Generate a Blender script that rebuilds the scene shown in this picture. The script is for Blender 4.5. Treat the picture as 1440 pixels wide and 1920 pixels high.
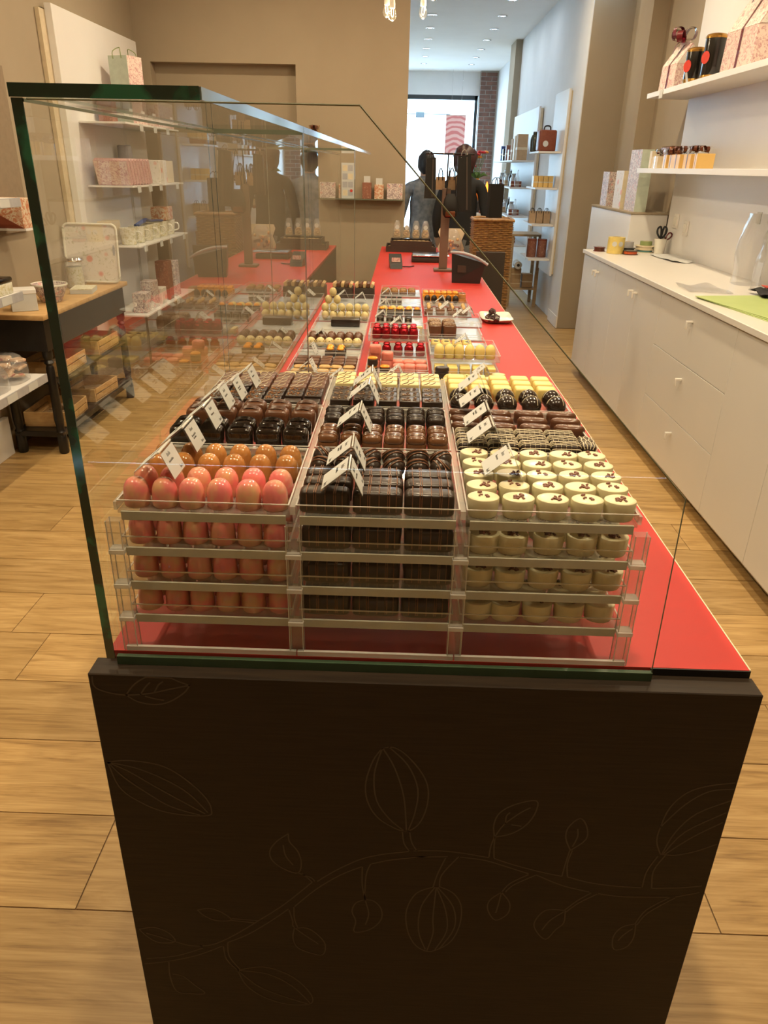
import bpy, bmesh, math, random
from mathutils import Vector, Matrix

for o in list(bpy.data.objects):
    bpy.data.objects.remove(o, do_unlink=True)
SC = bpy.context.scene
COL = SC.collection
random.seed(7)
PI = math.pi

# ------------------------------------------------------------------ camera
def unit(v):
    return v.normalized()
FOC = 1379.0
F_ = unit(Vector((41, -648, FOC)))          # the room's depth axis seen from the camera
D_ = Vector((-63, 2930, FOC)); D_ = unit(D_ - F_ * D_.dot(F_))
R_ = D_.cross(F_)
cam_data = bpy.data.cameras.new('camera')
cam = bpy.data.objects.new('camera', cam_data); COL.objects.link(cam)
cam_data.sensor_width = 36; cam_data.lens = FOC / 1920 * 36
cam_data.clip_start = 0.05; cam_data.clip_end = 200
right = Vector((R_[0], F_[0], -D_[0])); down = Vector((R_[1], F_[1], -D_[1])); fwd = Vector((R_[2], F_[2], -D_[2]))
m = Matrix.Identity(4)
for i in range(3):
    m[i][0] = right[i]; m[i][1] = -down[i]; m[i][2] = -fwd[i]
m[2][3] = 1.55
cam.matrix_world = m
SC.camera = cam

# ------------------------------------------------------------------ view, world, big lights
SC.view_settings.view_transform = 'Standard'
SC.view_settings.look = 'None'
SC.view_settings.gamma = 1
SC.view_settings.use_curve_mapping = False
SC.view_settings.exposure = 0.1
SC.cycles.max_bounces = 8
SC.cycles.diffuse_bounces = 4
SC.cycles.glossy_bounces = 4
SC.cycles.transmission_bounces = 4
SC.cycles.transparent_max_bounces = 36
SC.cycles.caustics_reflective = False
SC.cycles.caustics_refractive = False
SC.cycles.sample_clamp_indirect = 6

world = bpy.data.worlds.new('World'); SC.world = world
world.use_nodes = True
bg = world.node_tree.nodes['Background']
bg.inputs[0].default_value = (0.52, 0.77, 1.0, 1); bg.inputs[1].default_value = 19.0

WARM = (1.0, 0.80, 0.52)
LAMP_W = 18.0
def area(name, loc, size, power, color, rot=(0, 0, 0), size_y=None, parent=None, shape='DISK', portal=False):
    L = bpy.data.lights.new(name, 'AREA'); L.shape = shape; L.size = size
    if size_y: L.size_y = size_y
    L.energy = power; L.color = color
    if portal: L.cycles.is_portal = True
    o = bpy.data.objects.new(name, L); COL.objects.link(o)
    o.location = loc; o.rotation_euler = rot
    if parent: o.parent = parent
    return o
# daylight comes in through the shop window at the street end: a sampling portal on its opening
area('window_portal', (-0.3, 17.15, 1.5), 3.6, 1, (1, 1, 1), rot=(-PI / 2, 0, 0), size_y=3.0, shape='RECTANGLE', portal=True)

# ------------------------------------------------------------------ materials
def lin(c):
    return tuple((v / 255 / 12.92) if v <= 10 else ((v / 255 + 0.055) / 1.055) ** 2.4 for v in c)
def nt(name):
    M = bpy.data.materials.new(name); M.use_nodes = True
    t = M.node_tree; b = t.nodes['Principled BSDF']
    return M, t, b
def ramp(t, fac, stops):
    r = t.nodes.new('ShaderNodeValToRGB'); e = r.color_ramp.elements
    while len(e) < len(stops): e.new(0.5)
    for k, (p, c) in enumerate(stops):
        e[k].position = p; e[k].color = (*c, 1)
    t.links.new(fac, r.inputs[0]); return r.outputs[0]
def coords(t, scale=(1, 1, 1), kind='Object', rnd=0.0):
    tc = t.nodes.new('ShaderNodeTexCoord'); mp = t.nodes.new('ShaderNodeMapping')
    mp.inputs['Scale'].default_value = scale
    t.links.new(tc.outputs[kind], mp.inputs[0])
    if rnd:
        oi = t.nodes.new('ShaderNodeObjectInfo'); mu = t.nodes.new('ShaderNodeMath'); mu.operation = 'MULTIPLY'
        mu.inputs[1].default_value = rnd; t.links.new(oi.outputs['Random'], mu.inputs[0])
        t.links.new(mu.outputs[0], mp.inputs['Location'])
    return mp.outputs[0]
def noise(t, vec, scale, detail=3, rough=0.55, dist=0.0):
    n = t.nodes.new('ShaderNodeTexNoise'); n.inputs['Scale'].default_value = scale
    n.inputs['Detail'].default_value = detail; n.inputs['Roughness'].default_value = rough
    n.inputs['Distortion'].default_value = dist
    t.links.new(vec, n.inputs['Vector']); return n.outputs['Fac']
def bump(t, b, h, strength, dist=0.002):
    n = t.nodes.new('ShaderNodeBump'); n.inputs['Strength'].default_value = strength; n.inputs['Distance'].default_value = dist
    t.links.new(h, n.inputs['Height']); t.links.new(n.outputs[0], b.inputs['Normal'])
MATS = {}
def mat(name, c, rough=0.5, c2=None, scale=30, metal=0.0, coat=0.0, spec=0.5, bmp=0.0, bscale=80, rnd=0.0, detail=3, lo=0.35, hi=0.65, sss=0.0, stretch=(1, 1, 1), alpha=1.0):
    M, t, b = nt(name)
    b.inputs['Roughness'].default_value = rough; b.inputs['Metallic'].default_value = metal
    b.inputs['Coat Weight'].default_value = coat; b.inputs['Specular IOR Level'].default_value = spec
    b.inputs['Coat Roughness'].default_value = 0.1
    if c2 is None: c2 = tuple(v * 0.9 for v in c)
    v = coords(t, stretch, rnd=rnd if rnd else 0)
    n = noise(t, v, scale, detail)
    t.links.new(ramp(t, n, [(lo, c), (hi, c2)]), b.inputs['Base Color'])
    if bmp: bump(t, b, noise(t, v, bscale, 4), bmp)
    MATS[name] = M
    return M
def sheet_glass(name, tint=(0.97, 0.985, 0.975), haze=0.0, hazecol=(0.8, 0.8, 0.75), double=2.0, rough=0.0):
    """clear sheet: straight-through light plus the mirror reflection of its two faces (Schlick)"""
    M = bpy.data.materials.new(name); M.use_nodes = True; t = M.node_tree; t.nodes.clear()
    out = t.nodes.new('ShaderNodeOutputMaterial'); tr = t.nodes.new('ShaderNodeBsdfTransparent'); gl = t.nodes.new('ShaderNodeBsdfGlossy')
    tr.inputs[0].default_value = (*tint, 1); gl.inputs['Roughness'].default_value = rough; gl.inputs[0].default_value = (1, 1, 1, 1)
    lw = t.nodes.new('ShaderNodeLayerWeight'); lw.inputs['Blend'].default_value = 0.5
    p = t.nodes.new('ShaderNodeMath'); p.operation = 'POWER'; p.inputs[1].default_value = 5
    ml = t.nodes.new('ShaderNodeMath'); ml.operation = 'MULTIPLY_ADD'; ml.inputs[1].default_value = 0.48 * double; ml.inputs[2].default_value = 0.02 * double
    t.links.new(lw.outputs['Facing'], p.inputs[0]); t.links.new(p.outputs[0], ml.inputs[0])
    mx = t.nodes.new('ShaderNodeMixShader'); t.links.new(ml.outputs[0], mx.inputs[0]); t.links.new(gl.outputs[0], mx.inputs[2])
    if haze > 0:
        df = t.nodes.new('ShaderNodeBsdfDiffuse'); df.inputs[0].default_value = (*hazecol, 1)
        m2 = t.nodes.new('ShaderNodeMixShader'); m2.inputs[0].default_value = haze
        t.links.new(tr.outputs[0], m2.inputs[1]); t.links.new(df.outputs[0], m2.inputs[2]); t.links.new(m2.outputs[0], mx.inputs[1])
    else:
        t.links.new(tr.outputs[0], mx.inputs[1])
    t.links.new(mx.outputs[0], out.inputs[0]); MATS[name] = M; return M
def emit(name, c, s):
    M = bpy.data.materials.new(name); M.use_nodes = True; t = M.node_tree; b = t.nodes['Principled BSDF']
    b.inputs['Base Color'].default_value = (*c, 1); b.inputs['Emission Color'].default_value = (*c, 1); b.inputs['Emission Strength'].default_value = s
    MATS[name] = M; return M
def wood(name, a, b_, c, scale=(0.8, 9, 9), rough=0.45, rnd=37.0, bm=0.12, dist=1.2):
    M, t, b = nt(name)
    v = coords(t, scale, rnd=rnd)
    n1 = noise(t, v, 2.2, 6, 0.6, dist)
    v2 = coords(t, (scale[0] * 1.6, scale[1] * 7, scale[2] * 7), rnd=rnd)
    n2 = noise(t, v2, 4.0, 4, 0.6)
    mx = t.nodes.new('ShaderNodeMath'); mx.operation = 'MULTIPLY_ADD'; mx.inputs[1].default_value = 0.35
    t.links.new(n2, mx.inputs[0])
    s = t.nodes.new('ShaderNodeMath'); s.operation = 'MULTIPLY'; s.inputs[1].default_value = 0.65
    t.links.new(n1, s.inputs[0]); t.links.new(s.outputs[0], mx.inputs[2])
    col = ramp(t, mx.outputs[0], [(0.3, c), (0.47, a), (0.62, b_)])
    oi = t.nodes.new('ShaderNodeObjectInfo'); hs = t.nodes.new('ShaderNodeHueSaturation')
    mr = t.nodes.new('ShaderNodeMapRange'); mr.inputs[3].default_value = 0.86; mr.inputs[4].default_value = 1.12
    t.links.new(oi.outputs['Random'], mr.inputs[0]); t.links.new(mr.outputs[0], hs.inputs['Value']); t.links.new(col, hs.inputs['Color'])
    t.links.new(hs.outputs[0], b.inputs['Base Color']); b.inputs['Roughness'].default_value = rough
    bump(t, b, mx.outputs[0], bm, 0.001)
    MATS[name] = M; return M
def floral(name, base, c1, c2, scale=40, density=0.5, rough=0.5):
    M, t, b = nt(name)
    v = coords(t, (1, 1, 1), rnd=9)
    n = noise(t, v, scale, 5, 0.7, 1.5)
    vo = t.nodes.new('ShaderNodeTexVoronoi'); vo.inputs['Scale'].default_value = scale * 0.45; t.links.new(v, vo.inputs['Vector'])
    a = ramp(t, n, [(density - 0.04, base), (density + 0.03, c1)])
    f = ramp(t, vo.outputs['Distance'], [(0.18, (1, 1, 1)), (0.3, (0, 0, 0))])
    mx = t.nodes.new('ShaderNodeMix'); mx.data_type = 'RGBA'
    t.links.new(f, mx.inputs['Factor']); t.links.new(a, mx.inputs['A']); mx.inputs['B'].default_value = (*c2, 1)
    t.links.new(mx.outputs['Result'], b.inputs['Base Color']); b.inputs['Roughness'].default_value = rough
    MATS[name] = M; return M

mat('wall_taupe', (0.355, 0.290, 0.205), 0.85, (0.34, 0.277, 0.195), 3, bmp=0.05, bscale=120)
mat('wall_white', (0.72, 0.72, 0.72), 0.7, (0.69, 0.69, 0.69), 3)
mat('ceiling_white', (0.80, 0.80, 0.80), 0.8, (0.77, 0.77, 0.77), 2)
mat('lacquer_white', (0.74, 0.715, 0.68), 0.32, (0.72, 0.70, 0.665), 2)
mat('board_white', (0.76, 0.75, 0.74), 0.45, (0.74, 0.73, 0.72), 2)
mat('handle_white', (0.80, 0.77, 0.72), 0.35)
mat('board_edge', (0.62, 0.52, 0.36), 0.5)
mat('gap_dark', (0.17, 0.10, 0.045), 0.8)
mat('laminate_red', (0.50, 0.032, 0.026), 0.48, (0.48, 0.029, 0.024), 5, spec=0.3)
mat('edge_cream', (0.75, 0.66, 0.48), 0.5)
mat('edge_black', (0.006, 0.005, 0.004), 0.4)
mat('wenge', (0.028, 0.0175, 0.0095), 0.55, (0.018, 0.0110, 0.0060), 6, stretch=(1.5, 20, 40), bmp=0.1, bscale=14, spec=0.25)
mat('etched', (0.062, 0.042, 0.027), 0.6)
wood('oak', (0.42, 0.262, 0.098), (0.54, 0.36, 0.155), (0.20, 0.108, 0.034), scale=(0.9, 8, 8), dist=1.8)
wood('oak_far', (0.42, 0.27, 0.115), (0.50, 0.34, 0.16), (0.30, 0.17, 0.07), rnd=0)
wood('pine', (0.50, 0.31, 0.13), (0.58, 0.38, 0.18), (0.38, 0.21, 0.08), scale=(3, 12, 12))
wood('tan_wood', (0.40, 0.28, 0.15), (0.48, 0.35, 0.2), (0.3, 0.19, 0.1), scale=(3, 12, 12))
mat('black_wood', (0.012, 0.010, 0.008), 0.35, (0.008, 0.006, 0.005), 20)
sheet_glass('glass', (0.955, 0.975, 0.962), haze=0.006, hazecol=(0.75, 0.70, 0.6))
sheet_glass('glass_end', (0.985, 0.992, 0.988), haze=0.003, hazecol=(0.75, 0.70, 0.6), double=1.0)
sheet_glass('acrylic', (0.985, 0.985, 0.98), haze=0.008, hazecol=(0.85, 0.85, 0.8), double=1.5, rough=0.03)
sheet_glass('acrylic_post', (0.93, 0.93, 0.92), haze=0.09, hazecol=(0.85, 0.82, 0.76), double=2, rough=0.02)
sheet_glass('acrylic_edge', (0.86, 0.86, 0.83), haze=0.55, hazecol=(0.92, 0.90, 0.85), double=2, rough=0.1)
sheet_glass('cellophane', (0.92, 0.92, 0.92), haze=0.13, hazecol=(0.85, 0.85, 0.85), double=2, rough=0.12)
sheet_glass('bulb_glass', (0.96, 0.95, 0.93), haze=0.02, double=2)
mat('glass_green', (0.010, 0.15, 0.08), 0.08, (0.002, 0.026, 0.016), 9, stretch=(1.6, 1, 1.6), lo=0.44, hi=0.52, spec=0.8, coat=0.5)  # lighter green patches paint the reflections inside the glass edge
mat('glass_edge_pale', (0.42, 0.50, 0.52), 0.08, (0.3, 0.38, 0.4), 8, metal=0.75)
mat('glass_edge_line', (0.20, 0.22, 0.16), 0.15, metal=0.3)
mat('glass_channel', (0.05, 0.085, 0.05), 0.2)
sheet_glass('acrylic_rail', (0.88, 0.88, 0.85), haze=0.30, hazecol=(0.85, 0.83, 0.76), double=2, rough=0.05)
sheet_glass('acrylic_floor', (0.86, 0.86, 0.84), haze=0.14, hazecol=(0.7, 0.7, 0.66), double=1.2, rough=0.05)
mat('bar_taupe', (0.46, 0.45, 0.36), 0.5)
mat('paper', (0.56, 0.57, 0.56), 0.7, (0.54, 0.55, 0.54), 10)
mat('ink', (0.03, 0.028, 0.025), 0.7)
mat('chrome', (0.7, 0.7, 0.72), 0.15, metal=1)
mat('silver_tray', (0.62, 0.65, 0.68), 0.22, (0.58, 0.61, 0.64), 6, metal=0.35)
mat('black_plastic', (0.012, 0.012, 0.013), 0.3)
mat('dark_tan', (0.25, 0.19, 0.125), 0.8)
mat('dark_brown', (0.035, 0.024, 0.017), 0.5)
mat('brown_post', (0.16, 0.10, 0.07), 0.5, (0.13, 0.08, 0.055), 8)
mat('bag_black', (0.007, 0.006, 0.005), 0.5, (0.010, 0.008, 0.007), 5, spec=0.3)
mat('kraft', (0.42, 0.28, 0.16), 0.8, (0.38, 0.25, 0.14), 60)
mat('card_tan', (0.48, 0.33, 0.19), 0.7, (0.44, 0.3, 0.17), 30)
# pralines
mat('c_dark', (0.022, 0.0098, 0.0050), 0.34, (0.016, 0.0072, 0.0038), 40, coat=0.1, rnd=5, spec=0.4)
mat('c_dark_ball', (0.020, 0.009, 0.0048), 0.22, (0.015, 0.007, 0.0038), 40, coat=0.15, rnd=5)
mat('c_dark_gloss', (0.010, 0.0045, 0.0025), 0.12, (0.008, 0.0035, 0.002), 40, coat=0.6, rnd=5)
mat('c_milk', (0.125, 0.046, 0.019), 0.3, (0.10, 0.036, 0.015), 40, coat=0.25, rnd=5)
mat('c_milk_light', (0.165, 0.066, 0.024), 0.3, (0.13, 0.05, 0.018), 40, coat=0.25, rnd=5)
mat('c_white', (0.74, 0.68, 0.44), 0.35, (0.70, 0.63, 0.39), 30, coat=0.15, rnd=5)
mat('c_cream', (0.72, 0.60, 0.30), 0.4, (0.66, 0.54, 0.26), 30, rnd=5)
mat('c_yellow', (0.78, 0.62, 0.22), 0.4, (0.74, 0.58, 0.2), 30, rnd=5)
mat('c_pink_egg', (0.80, 0.20, 0.19), 0.12, (0.68, 0.38, 0.19), 32, coat=0.5, rnd=11, lo=0.40, hi=0.66)
mat('c_caramel_egg', (0.52, 0.23, 0.065), 0.12, (0.34, 0.135, 0.032), 38, coat=0.5, rnd=11, lo=0.4, hi=0.66)
mat('c_foil', (0.42, 0.008, 0.02), 0.2, (0.30, 0.004, 0.012), 120, metal=0.75, bmp=0.6, bscale=160, rnd=5)
mat('c_foil_orange', (0.85, 0.36, 0.03), 0.3, (0.8, 0.28, 0.02), 90, metal=0.3, bmp=0.4, bscale=120, rnd=5)
mat('c_foil_copper', (0.36, 0.15, 0.08), 0.2, (0.2, 0.08, 0.04), 60, metal=0.9, bmp=0.8, bscale=90)
mat('c_pink', (0.78, 0.25, 0.19), 0.4, (0.7, 0.2, 0.15), 60, rnd=5)
mat('c_almond', (0.62, 0.40, 0.16), 0.5, (0.5, 0.29, 0.1), 90, rnd=5)
mat('c_nut', (0.36, 0.18, 0.05), 0.45, (0.2, 0.085, 0.022), 110, rnd=5)
mat('c_sprinkle', (0.42, 0.17, 0.035), 0.5, (0.10, 0.035, 0.012), 260, rnd=5, lo=0.42, hi=0.56)
mat('c_flake', (0.16, 0.07, 0.03), 0.5, (0.45, 0.33, 0.2), 200, rnd=5, lo=0.5, hi=0.6)
mat('c_drizzle_milk', (0.19, 0.075, 0.03), 0.4)
mat('c_drizzle_white', (0.62, 0.54, 0.38), 0.45)
mat('c_berry', (0.04, 0.008, 0.008), 0.08, (0.02, 0.005, 0.004), 50, coat=0.8)
# packaging
floral('f_pink', (0.74, 0.60, 0.54), (0.50, 0.26, 0.26), (0.62, 0.42, 0.40), 45, 0.54)
mat('c_nib', (0.19, 0.072, 0.045), 0.5)
floral('f_pink_book', (0.62, 0.42, 0.40), (0.48, 0.26, 0.27), (0.68, 0.5, 0.48), 160, 0.5)
floral('f_toile', (0.70, 0.62, 0.58), (0.30, 0.22, 0.24), (0.62, 0.36, 0.34), 55, 0.52)
floral('f_rose', (0.74, 0.70, 0.66), (0.52, 0.50, 0.38), (0.72, 0.34, 0.28), 26, 0.60)
floral('f_cup', (0.70, 0.68, 0.58), (0.50, 0.46, 0.25), (0.62, 0.56, 0.36), 45, 0.55)
floral('f_orange', (0.66, 0.56, 0.42), (0.50, 0.2, 0.1), (0.6, 0.42, 0.3), 35, 0.5)
floral('f_brown', (0.30, 0.12, 0.07), (0.22, 0.08, 0.05), (0.38, 0.2, 0.14), 90, 0.5)
floral('f_meringue', (0.70, 0.52, 0.36), (0.58, 0.36, 0.2), (0.5, 0.12, 0.08), 30, 0.5)
mat('bag_green', (0.50, 0.57, 0.48), 0.6)
mat('sheet_green', (0.45, 0.56, 0.22), 0.5, (0.42, 0.53, 0.2), 8)
mat('ribbon_wine', (0.14, 0.018, 0.022), 0.25, coat=0.3)
mat('ribbon_red', (0.55, 0.01, 0.05), 0.25)
mat('ribbon_brown', (0.12, 0.035, 0.018), 0.3)
mat('ribbon_orange', (0.62, 0.10, 0.02), 0.35)
mat('ribbon_green', (0.25, 0.31, 0.12), 0.4)
mat('ribbon_blue', (0.03, 0.06, 0.22), 0.35)
mat('gold_card', (0.72, 0.47, 0.15), 0.4, (0.68, 0.44, 0.14), 12)
mat('cream_card', (0.72, 0.62, 0.44), 0.5)
mat('yellow_roll', (0.72, 0.56, 0.17), 0.5)
mat('tin_black', (0.008, 0.007, 0.006), 0.2, coat=0.5)
mat('tin_gold', (0.62, 0.34, 0.08), 0.25, metal=0.9)
mat('label_red', (0.60, 0.05, 0.035), 0.4)
mat('leather', (0.22, 0.055, 0.025), 0.4, (0.19, 0.045, 0.02), 40)
mat('jar_dark', (0.05, 0.055, 0.045), 0.15)
mat('wicker', (0.30, 0.155, 0.045), 0.5, (0.17, 0.08, 0.022), 60)
mat('hair_black', (0.010, 0.009, 0.009), 0.5, (0.02, 0.018, 0.017), 60, bmp=0.4, bscale=60)
mat('hair_red', (0.035, 0.011, 0.010), 0.5, (0.06, 0.018, 0.015), 50, bmp=0.5, bscale=50)
mat('skin', (0.52, 0.33, 0.24), 0.5)
mat('denim', (0.13, 0.155, 0.19), 0.8, (0.24, 0.26, 0.29), 22)
mat('cloth_black', (0.012, 0.012, 0.013), 0.8)
mat('cloth_grey', (0.16, 0.17, 0.18), 0.8)
mat('flower_red', (0.62, 0.02, 0.02), 0.5, (0.5, 0.01, 0.012), 60)
mat('leaf_green', (0.10, 0.20, 0.05), 0.5, (0.06, 0.13, 0.03), 40)
mat('brick', (0.22, 0.105, 0.075), 0.85, (0.13, 0.07, 0.055), 9, rnd=31)
mat('mortar', (0.36, 0.33, 0.30), 0.9)
mat('frame_dark', (0.02, 0.028, 0.032), 0.4)
mat('facade', (0.8, 0.8, 0.78), 0.8)
mat('facade_glass', (0.35, 0.42, 0.45), 0.2)
mat('street', (0.35, 0.35, 0.36), 0.9)
mat('ceramic', (0.76, 0.74, 0.66), 0.18, (0.74, 0.72, 0.64), 8, coat=0.3)
mat('rail_grey', (0.42, 0.42, 0.45), 0.4)
mat('cookie', (0.62, 0.44, 0.22), 0.6, (0.5, 0.32, 0.14), 40, rnd=4)
mat('teal', (0.10, 0.28, 0.28), 0.4)
emit('lamp_warm', (1.0, 0.78, 0.5), 25)
emit('lamp_cool', (0.75, 0.9, 1.0), 6)
emit('filament', (1.0, 0.62, 0.25), 40)
emit('candle', (1.0, 0.30, 0.03), 2.2)
# poster: pink print with a ringed motif
M, t, b = nt('poster_print')
v = coords(t); wv = t.nodes.new('ShaderNodeTexWave'); wv.wave_type = 'RINGS'; wv.rings_direction = 'SPHERICAL'
wv.inputs['Scale'].default_value = 3.2; wv.inputs['Distortion'].default_value = 5; wv.inputs['Detail'].default_value = 2
t.links.new(v, wv.inputs['Vector'])
t.links.new(ramp(t, wv.outputs['Fac'], [(0.25, (0.66, 0.20, 0.19)), (0.6, (0.80, 0.46, 0.42))]), b.inputs['Base Color']); MATS['poster_print'] = M
# jacket with a patterned back
# ------------------------------------------------------------------ mesh helpers
class MB:
    def __init__(s):
        s.v = []; s.f = []; s.mi = []
    def _add(s, vs, fs, mi=0):
        k = len(s.v); s.v += [tuple(p) for p in vs]; s.f += [tuple(i + k for i in f) for f in fs]; s.mi += [mi] * len(fs); return s
    def box(s, x0, x1, y0, y1, z0, z1, mi=0):
        return s._add([(x0, y0, z0), (x1, y0, z0), (x1, y1, z0), (x0, y1, z0), (x0, y0, z1), (x1, y0, z1), (x1, y1, z1), (x0, y1, z1)],
                      [(0, 3, 2, 1), (4, 5, 6, 7), (0, 1, 5, 4), (1, 2, 6, 5), (2, 3, 7, 6), (3, 0, 4, 7)], mi)
    def hexa(s, p, mi=0):   # 8 corners, bottom ring then top ring
        return s._add(p, [(0, 3, 2, 1), (4, 5, 6, 7), (0, 1, 5, 4), (1, 2, 6, 5), (2, 3, 7, 6), (3, 0, 4, 7)], mi)
    def rbox(s, x0, x1, y0, y1, z0, z1, r=0.003, seg=2, mi=0):
        bm = bmesh.new(); bmesh.ops.create_cube(bm, size=1)
        for v in bm.verts:
            v.co = Vector(((x0 + x1) / 2 + v.co.x * (x1 - x0), (y0 + y1) / 2 + v.co.y * (y1 - y0), (z0 + z1) / 2 + v.co.z * (z1 - z0)))
        bmesh.ops.bevel(bm, geom=bm.edges[:], offset=r, segments=seg, profile=0.5, affect='EDGES')
        bm.verts.index_update()
        s._add([v.co[:] for v in bm.verts], [[v.index for v in f.verts] for f in bm.faces], mi); bm.free(); return s
    def prism(s, poly, lo, hi, axis='y', mi=0):
        n = len(poly)
        def P(a, b, h): return {'y': (a, h, b), 'z': (a, b, h), 'x': (h, a, b)}[axis]
        vs = [P(a, b, lo) for a, b in poly] + [P(a, b, hi) for a, b in poly]
        fs = [tuple(range(n - 1, -1, -1)), tuple(range(n, 2 * n))] + [(i, (i + 1) % n, n + (i + 1) % n, n + i) for i in range(n)]
        return s._add(vs, fs, mi)
    def rings(s, rings, mi=0, cap=True, close=True):
        n = len(rings[0]); vs = [p for r in rings for p in r]; fs = []
        for k in range(len(rings) - 1):
            for i in range(n if close else n - 1):
                j = (i + 1) % n; fs.append((k * n + i, k * n + j, (k + 1) * n + j, (k + 1) * n + i))
        if cap: fs.append(tuple(range(n - 1, -1, -1))); fs.append(tuple(range((len(rings) - 1) * n, len(rings) * n)))
        return s._add(vs, fs, mi)
    def sup(s, prof, a, b, n=2.0, seg=16, c=(0, 0, 0), mi=0):
        R = []
        for ins, z in prof:
            aa = max(a - ins, 1e-5); bb = max(b - ins * min(1, b / a) if n == 2 else b - ins, 1e-5); r = []
            for k in range(seg):
                t = 2 * PI * k / seg; ct, st = math.cos(t), math.sin(t)
                r.append((c[0] + aa * math.copysign(abs(ct) ** (2 / n), ct), c[1] + bb * math.copysign(abs(st) ** (2 / n), st), c[2] + z))
            R.append(r)
        return s.rings(R, mi)
    def lathe(s, prof, c=(0, 0, 0), seg=16, mi=0, axis='z', cap=True):
        R = []
        for r, h in prof:
            ring = []
            for k in range(seg):
                t = 2 * PI * k / seg; u, w = r * math.cos(t), r * math.sin(t)
                p = {'z': (u, w, h), 'x': (h, u, w), 'y': (w, h, u)}[axis]
                ring.append((c[0] + p[0], c[1] + p[1], c[2] + p[2]))
            R.append(ring)
        return s.rings(R, mi, cap)
    def tube(s, pts, r, seg=6, mi=0, closed=False):
        pts = [Vector(p) for p in pts]; R = []; n = len(pts); up = Vector((0.13, 0.21, 0.97))
        for i, p in enumerate(pts):
            d = (pts[(i + 1) % n] - pts[i - 1]) if closed else (pts[min(i + 1, n - 1)] - pts[max(i - 1, 0)])
            if d.length < 1e-9: d = Vector((0, 0, 1))
            d.normalize(); a = d.cross(up)
            if a.length < 0.05: a = d.cross(Vector((1, 0, 0)))
            a.normalize(); b = d.cross(a); rr = r[i] if isinstance(r, (list, tuple)) else r
            R.append([tuple(p + (a * math.cos(2 * PI * k / seg) + b * math.sin(2 * PI * k / seg)) * rr) for k in range(seg)])
        if closed: R.append(R[0])
        return s.rings(R, mi, cap=not closed)
    def ball(s, c, r, seg=10, nr=6, mi=0, sc=(1, 1, 1)):
        R = []
        for k in range(nr + 1):
            t = -PI / 2 + PI * k / nr; cr = max(math.cos(t) * r, 1e-4)
            R.append([(c[0] + sc[0] * cr * math.cos(2 * PI * i / seg), c[1] + sc[1] * cr * math.sin(2 * PI * i / seg), c[2] + sc[2] * r * math.sin(t)) for i in range(seg)])
        return s.rings(R, mi)
    def xf(s, M):
        s.v = [tuple(M @ Vector(p)) for p in s.v]; return s
    def mesh(s, name, mats, smooth=40):
        me = bpy.data.meshes.new(name); me.from_pydata(s.v, [], s.f); me.update()
        bm = bmesh.new(); bm.from_mesh(me); bmesh.ops.recalc_face_normals(bm, faces=bm.faces[:]); bm.to_mesh(me); bm.free()
        for mm in (mats if isinstance(mats, (list, tuple)) else [mats]): me.materials.append(MATS[mm])
        for p, k in zip(me.polygons, s.mi): p.material_index = k
        if smooth:
            me.shade_smooth(); me.set_sharp_from_angle(angle=math.radians(smooth))
        return me
def put(name, me, parent=None, loc=(0, 0, 0), rz=0.0):
    o = bpy.data.objects.new(name, me); COL.objects.link(o); o.location = loc; o.rotation_euler = (0, 0, rz)
    if parent: setpar(o, parent)
    return o
CH = {}
def setpar(o, p):
    o.parent = p; CH.setdefault(p.name, []).append(o)
def obj(name, mb, mats, parent=None, loc=(0, 0, 0), rz=0.0, smooth=40):
    return put(name, mb.mesh(name, mats, smooth), parent, loc, rz)
def tag(o, label, cat, group=None, kind=None):
    if label: o['label'] = label
    if cat: o['category'] = cat
    if group: o['group'] = group
    if kind: o['kind'] = kind
    return o
def thing(name, label, cat, loc=(0, 0, 0), rz=0.0, group=None):
    o = bpy.data.objects.new(name, None); COL.objects.link(o); o.location = loc; o.rotation_euler = (0, 0, rz); o.empty_display_size = 0.05
    return tag(o, label, cat, group)
def struct(name, mb, mats, parent=None, smooth=0, loc=(0, 0, 0)):
    o = obj(name, mb, mats, parent, loc=loc, smooth=smooth)
    if not parent: o['kind'] = 'structure'
    return o
def dup(root, loc=None, rz=None, label=None, group=None, par=None):
    r = root.copy(); COL.objects.link(r)
    if par: setpar(r, par)
    if loc is not None: r.location = loc
    if rz is not None: r.rotation_euler = (0, 0, rz)
    if label: r['label'] = label
    if group: r['group'] = group
    for ch in KIDS(root):
        c = ch.copy(); COL.objects.link(c); setpar(c, r)
        for g in KIDS(ch):
            d = g.copy(); COL.objects.link(d); setpar(d, c)
    return r
def KIDS(o):
    return CH.get(o.name, [])
def smoothpath(pts, k=5, closed=False):
    P = [Vector(p) for p in pts]; n = len(P); out = []
    if n < 3: return P
    for i in range(n if closed else n - 1):
        p0 = P[(i - 1) % n] if (closed or i > 0) else P[0]; p1 = P[i]; p2 = P[(i + 1) % n]; p3 = P[(i + 2) % n] if (closed or i + 2 < n) else P[-1]
        for j in range(k):
            t = j / k
            out.append(0.5 * ((2 * p1) + (p2 - p0) * t + (2 * p0 - 5 * p1 + 4 * p2 - p3) * t * t + (3 * p1 - p0 - 3 * p2 + p3) * t ** 3))
    if not closed: out.append(P[-1])
    return out

# ------------------------------------------------------------------ the setting
H = 3.1; HF = 3.3          # ceiling heights: back of the shop, street side
XL, XR = -2.25, 2.06
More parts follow.
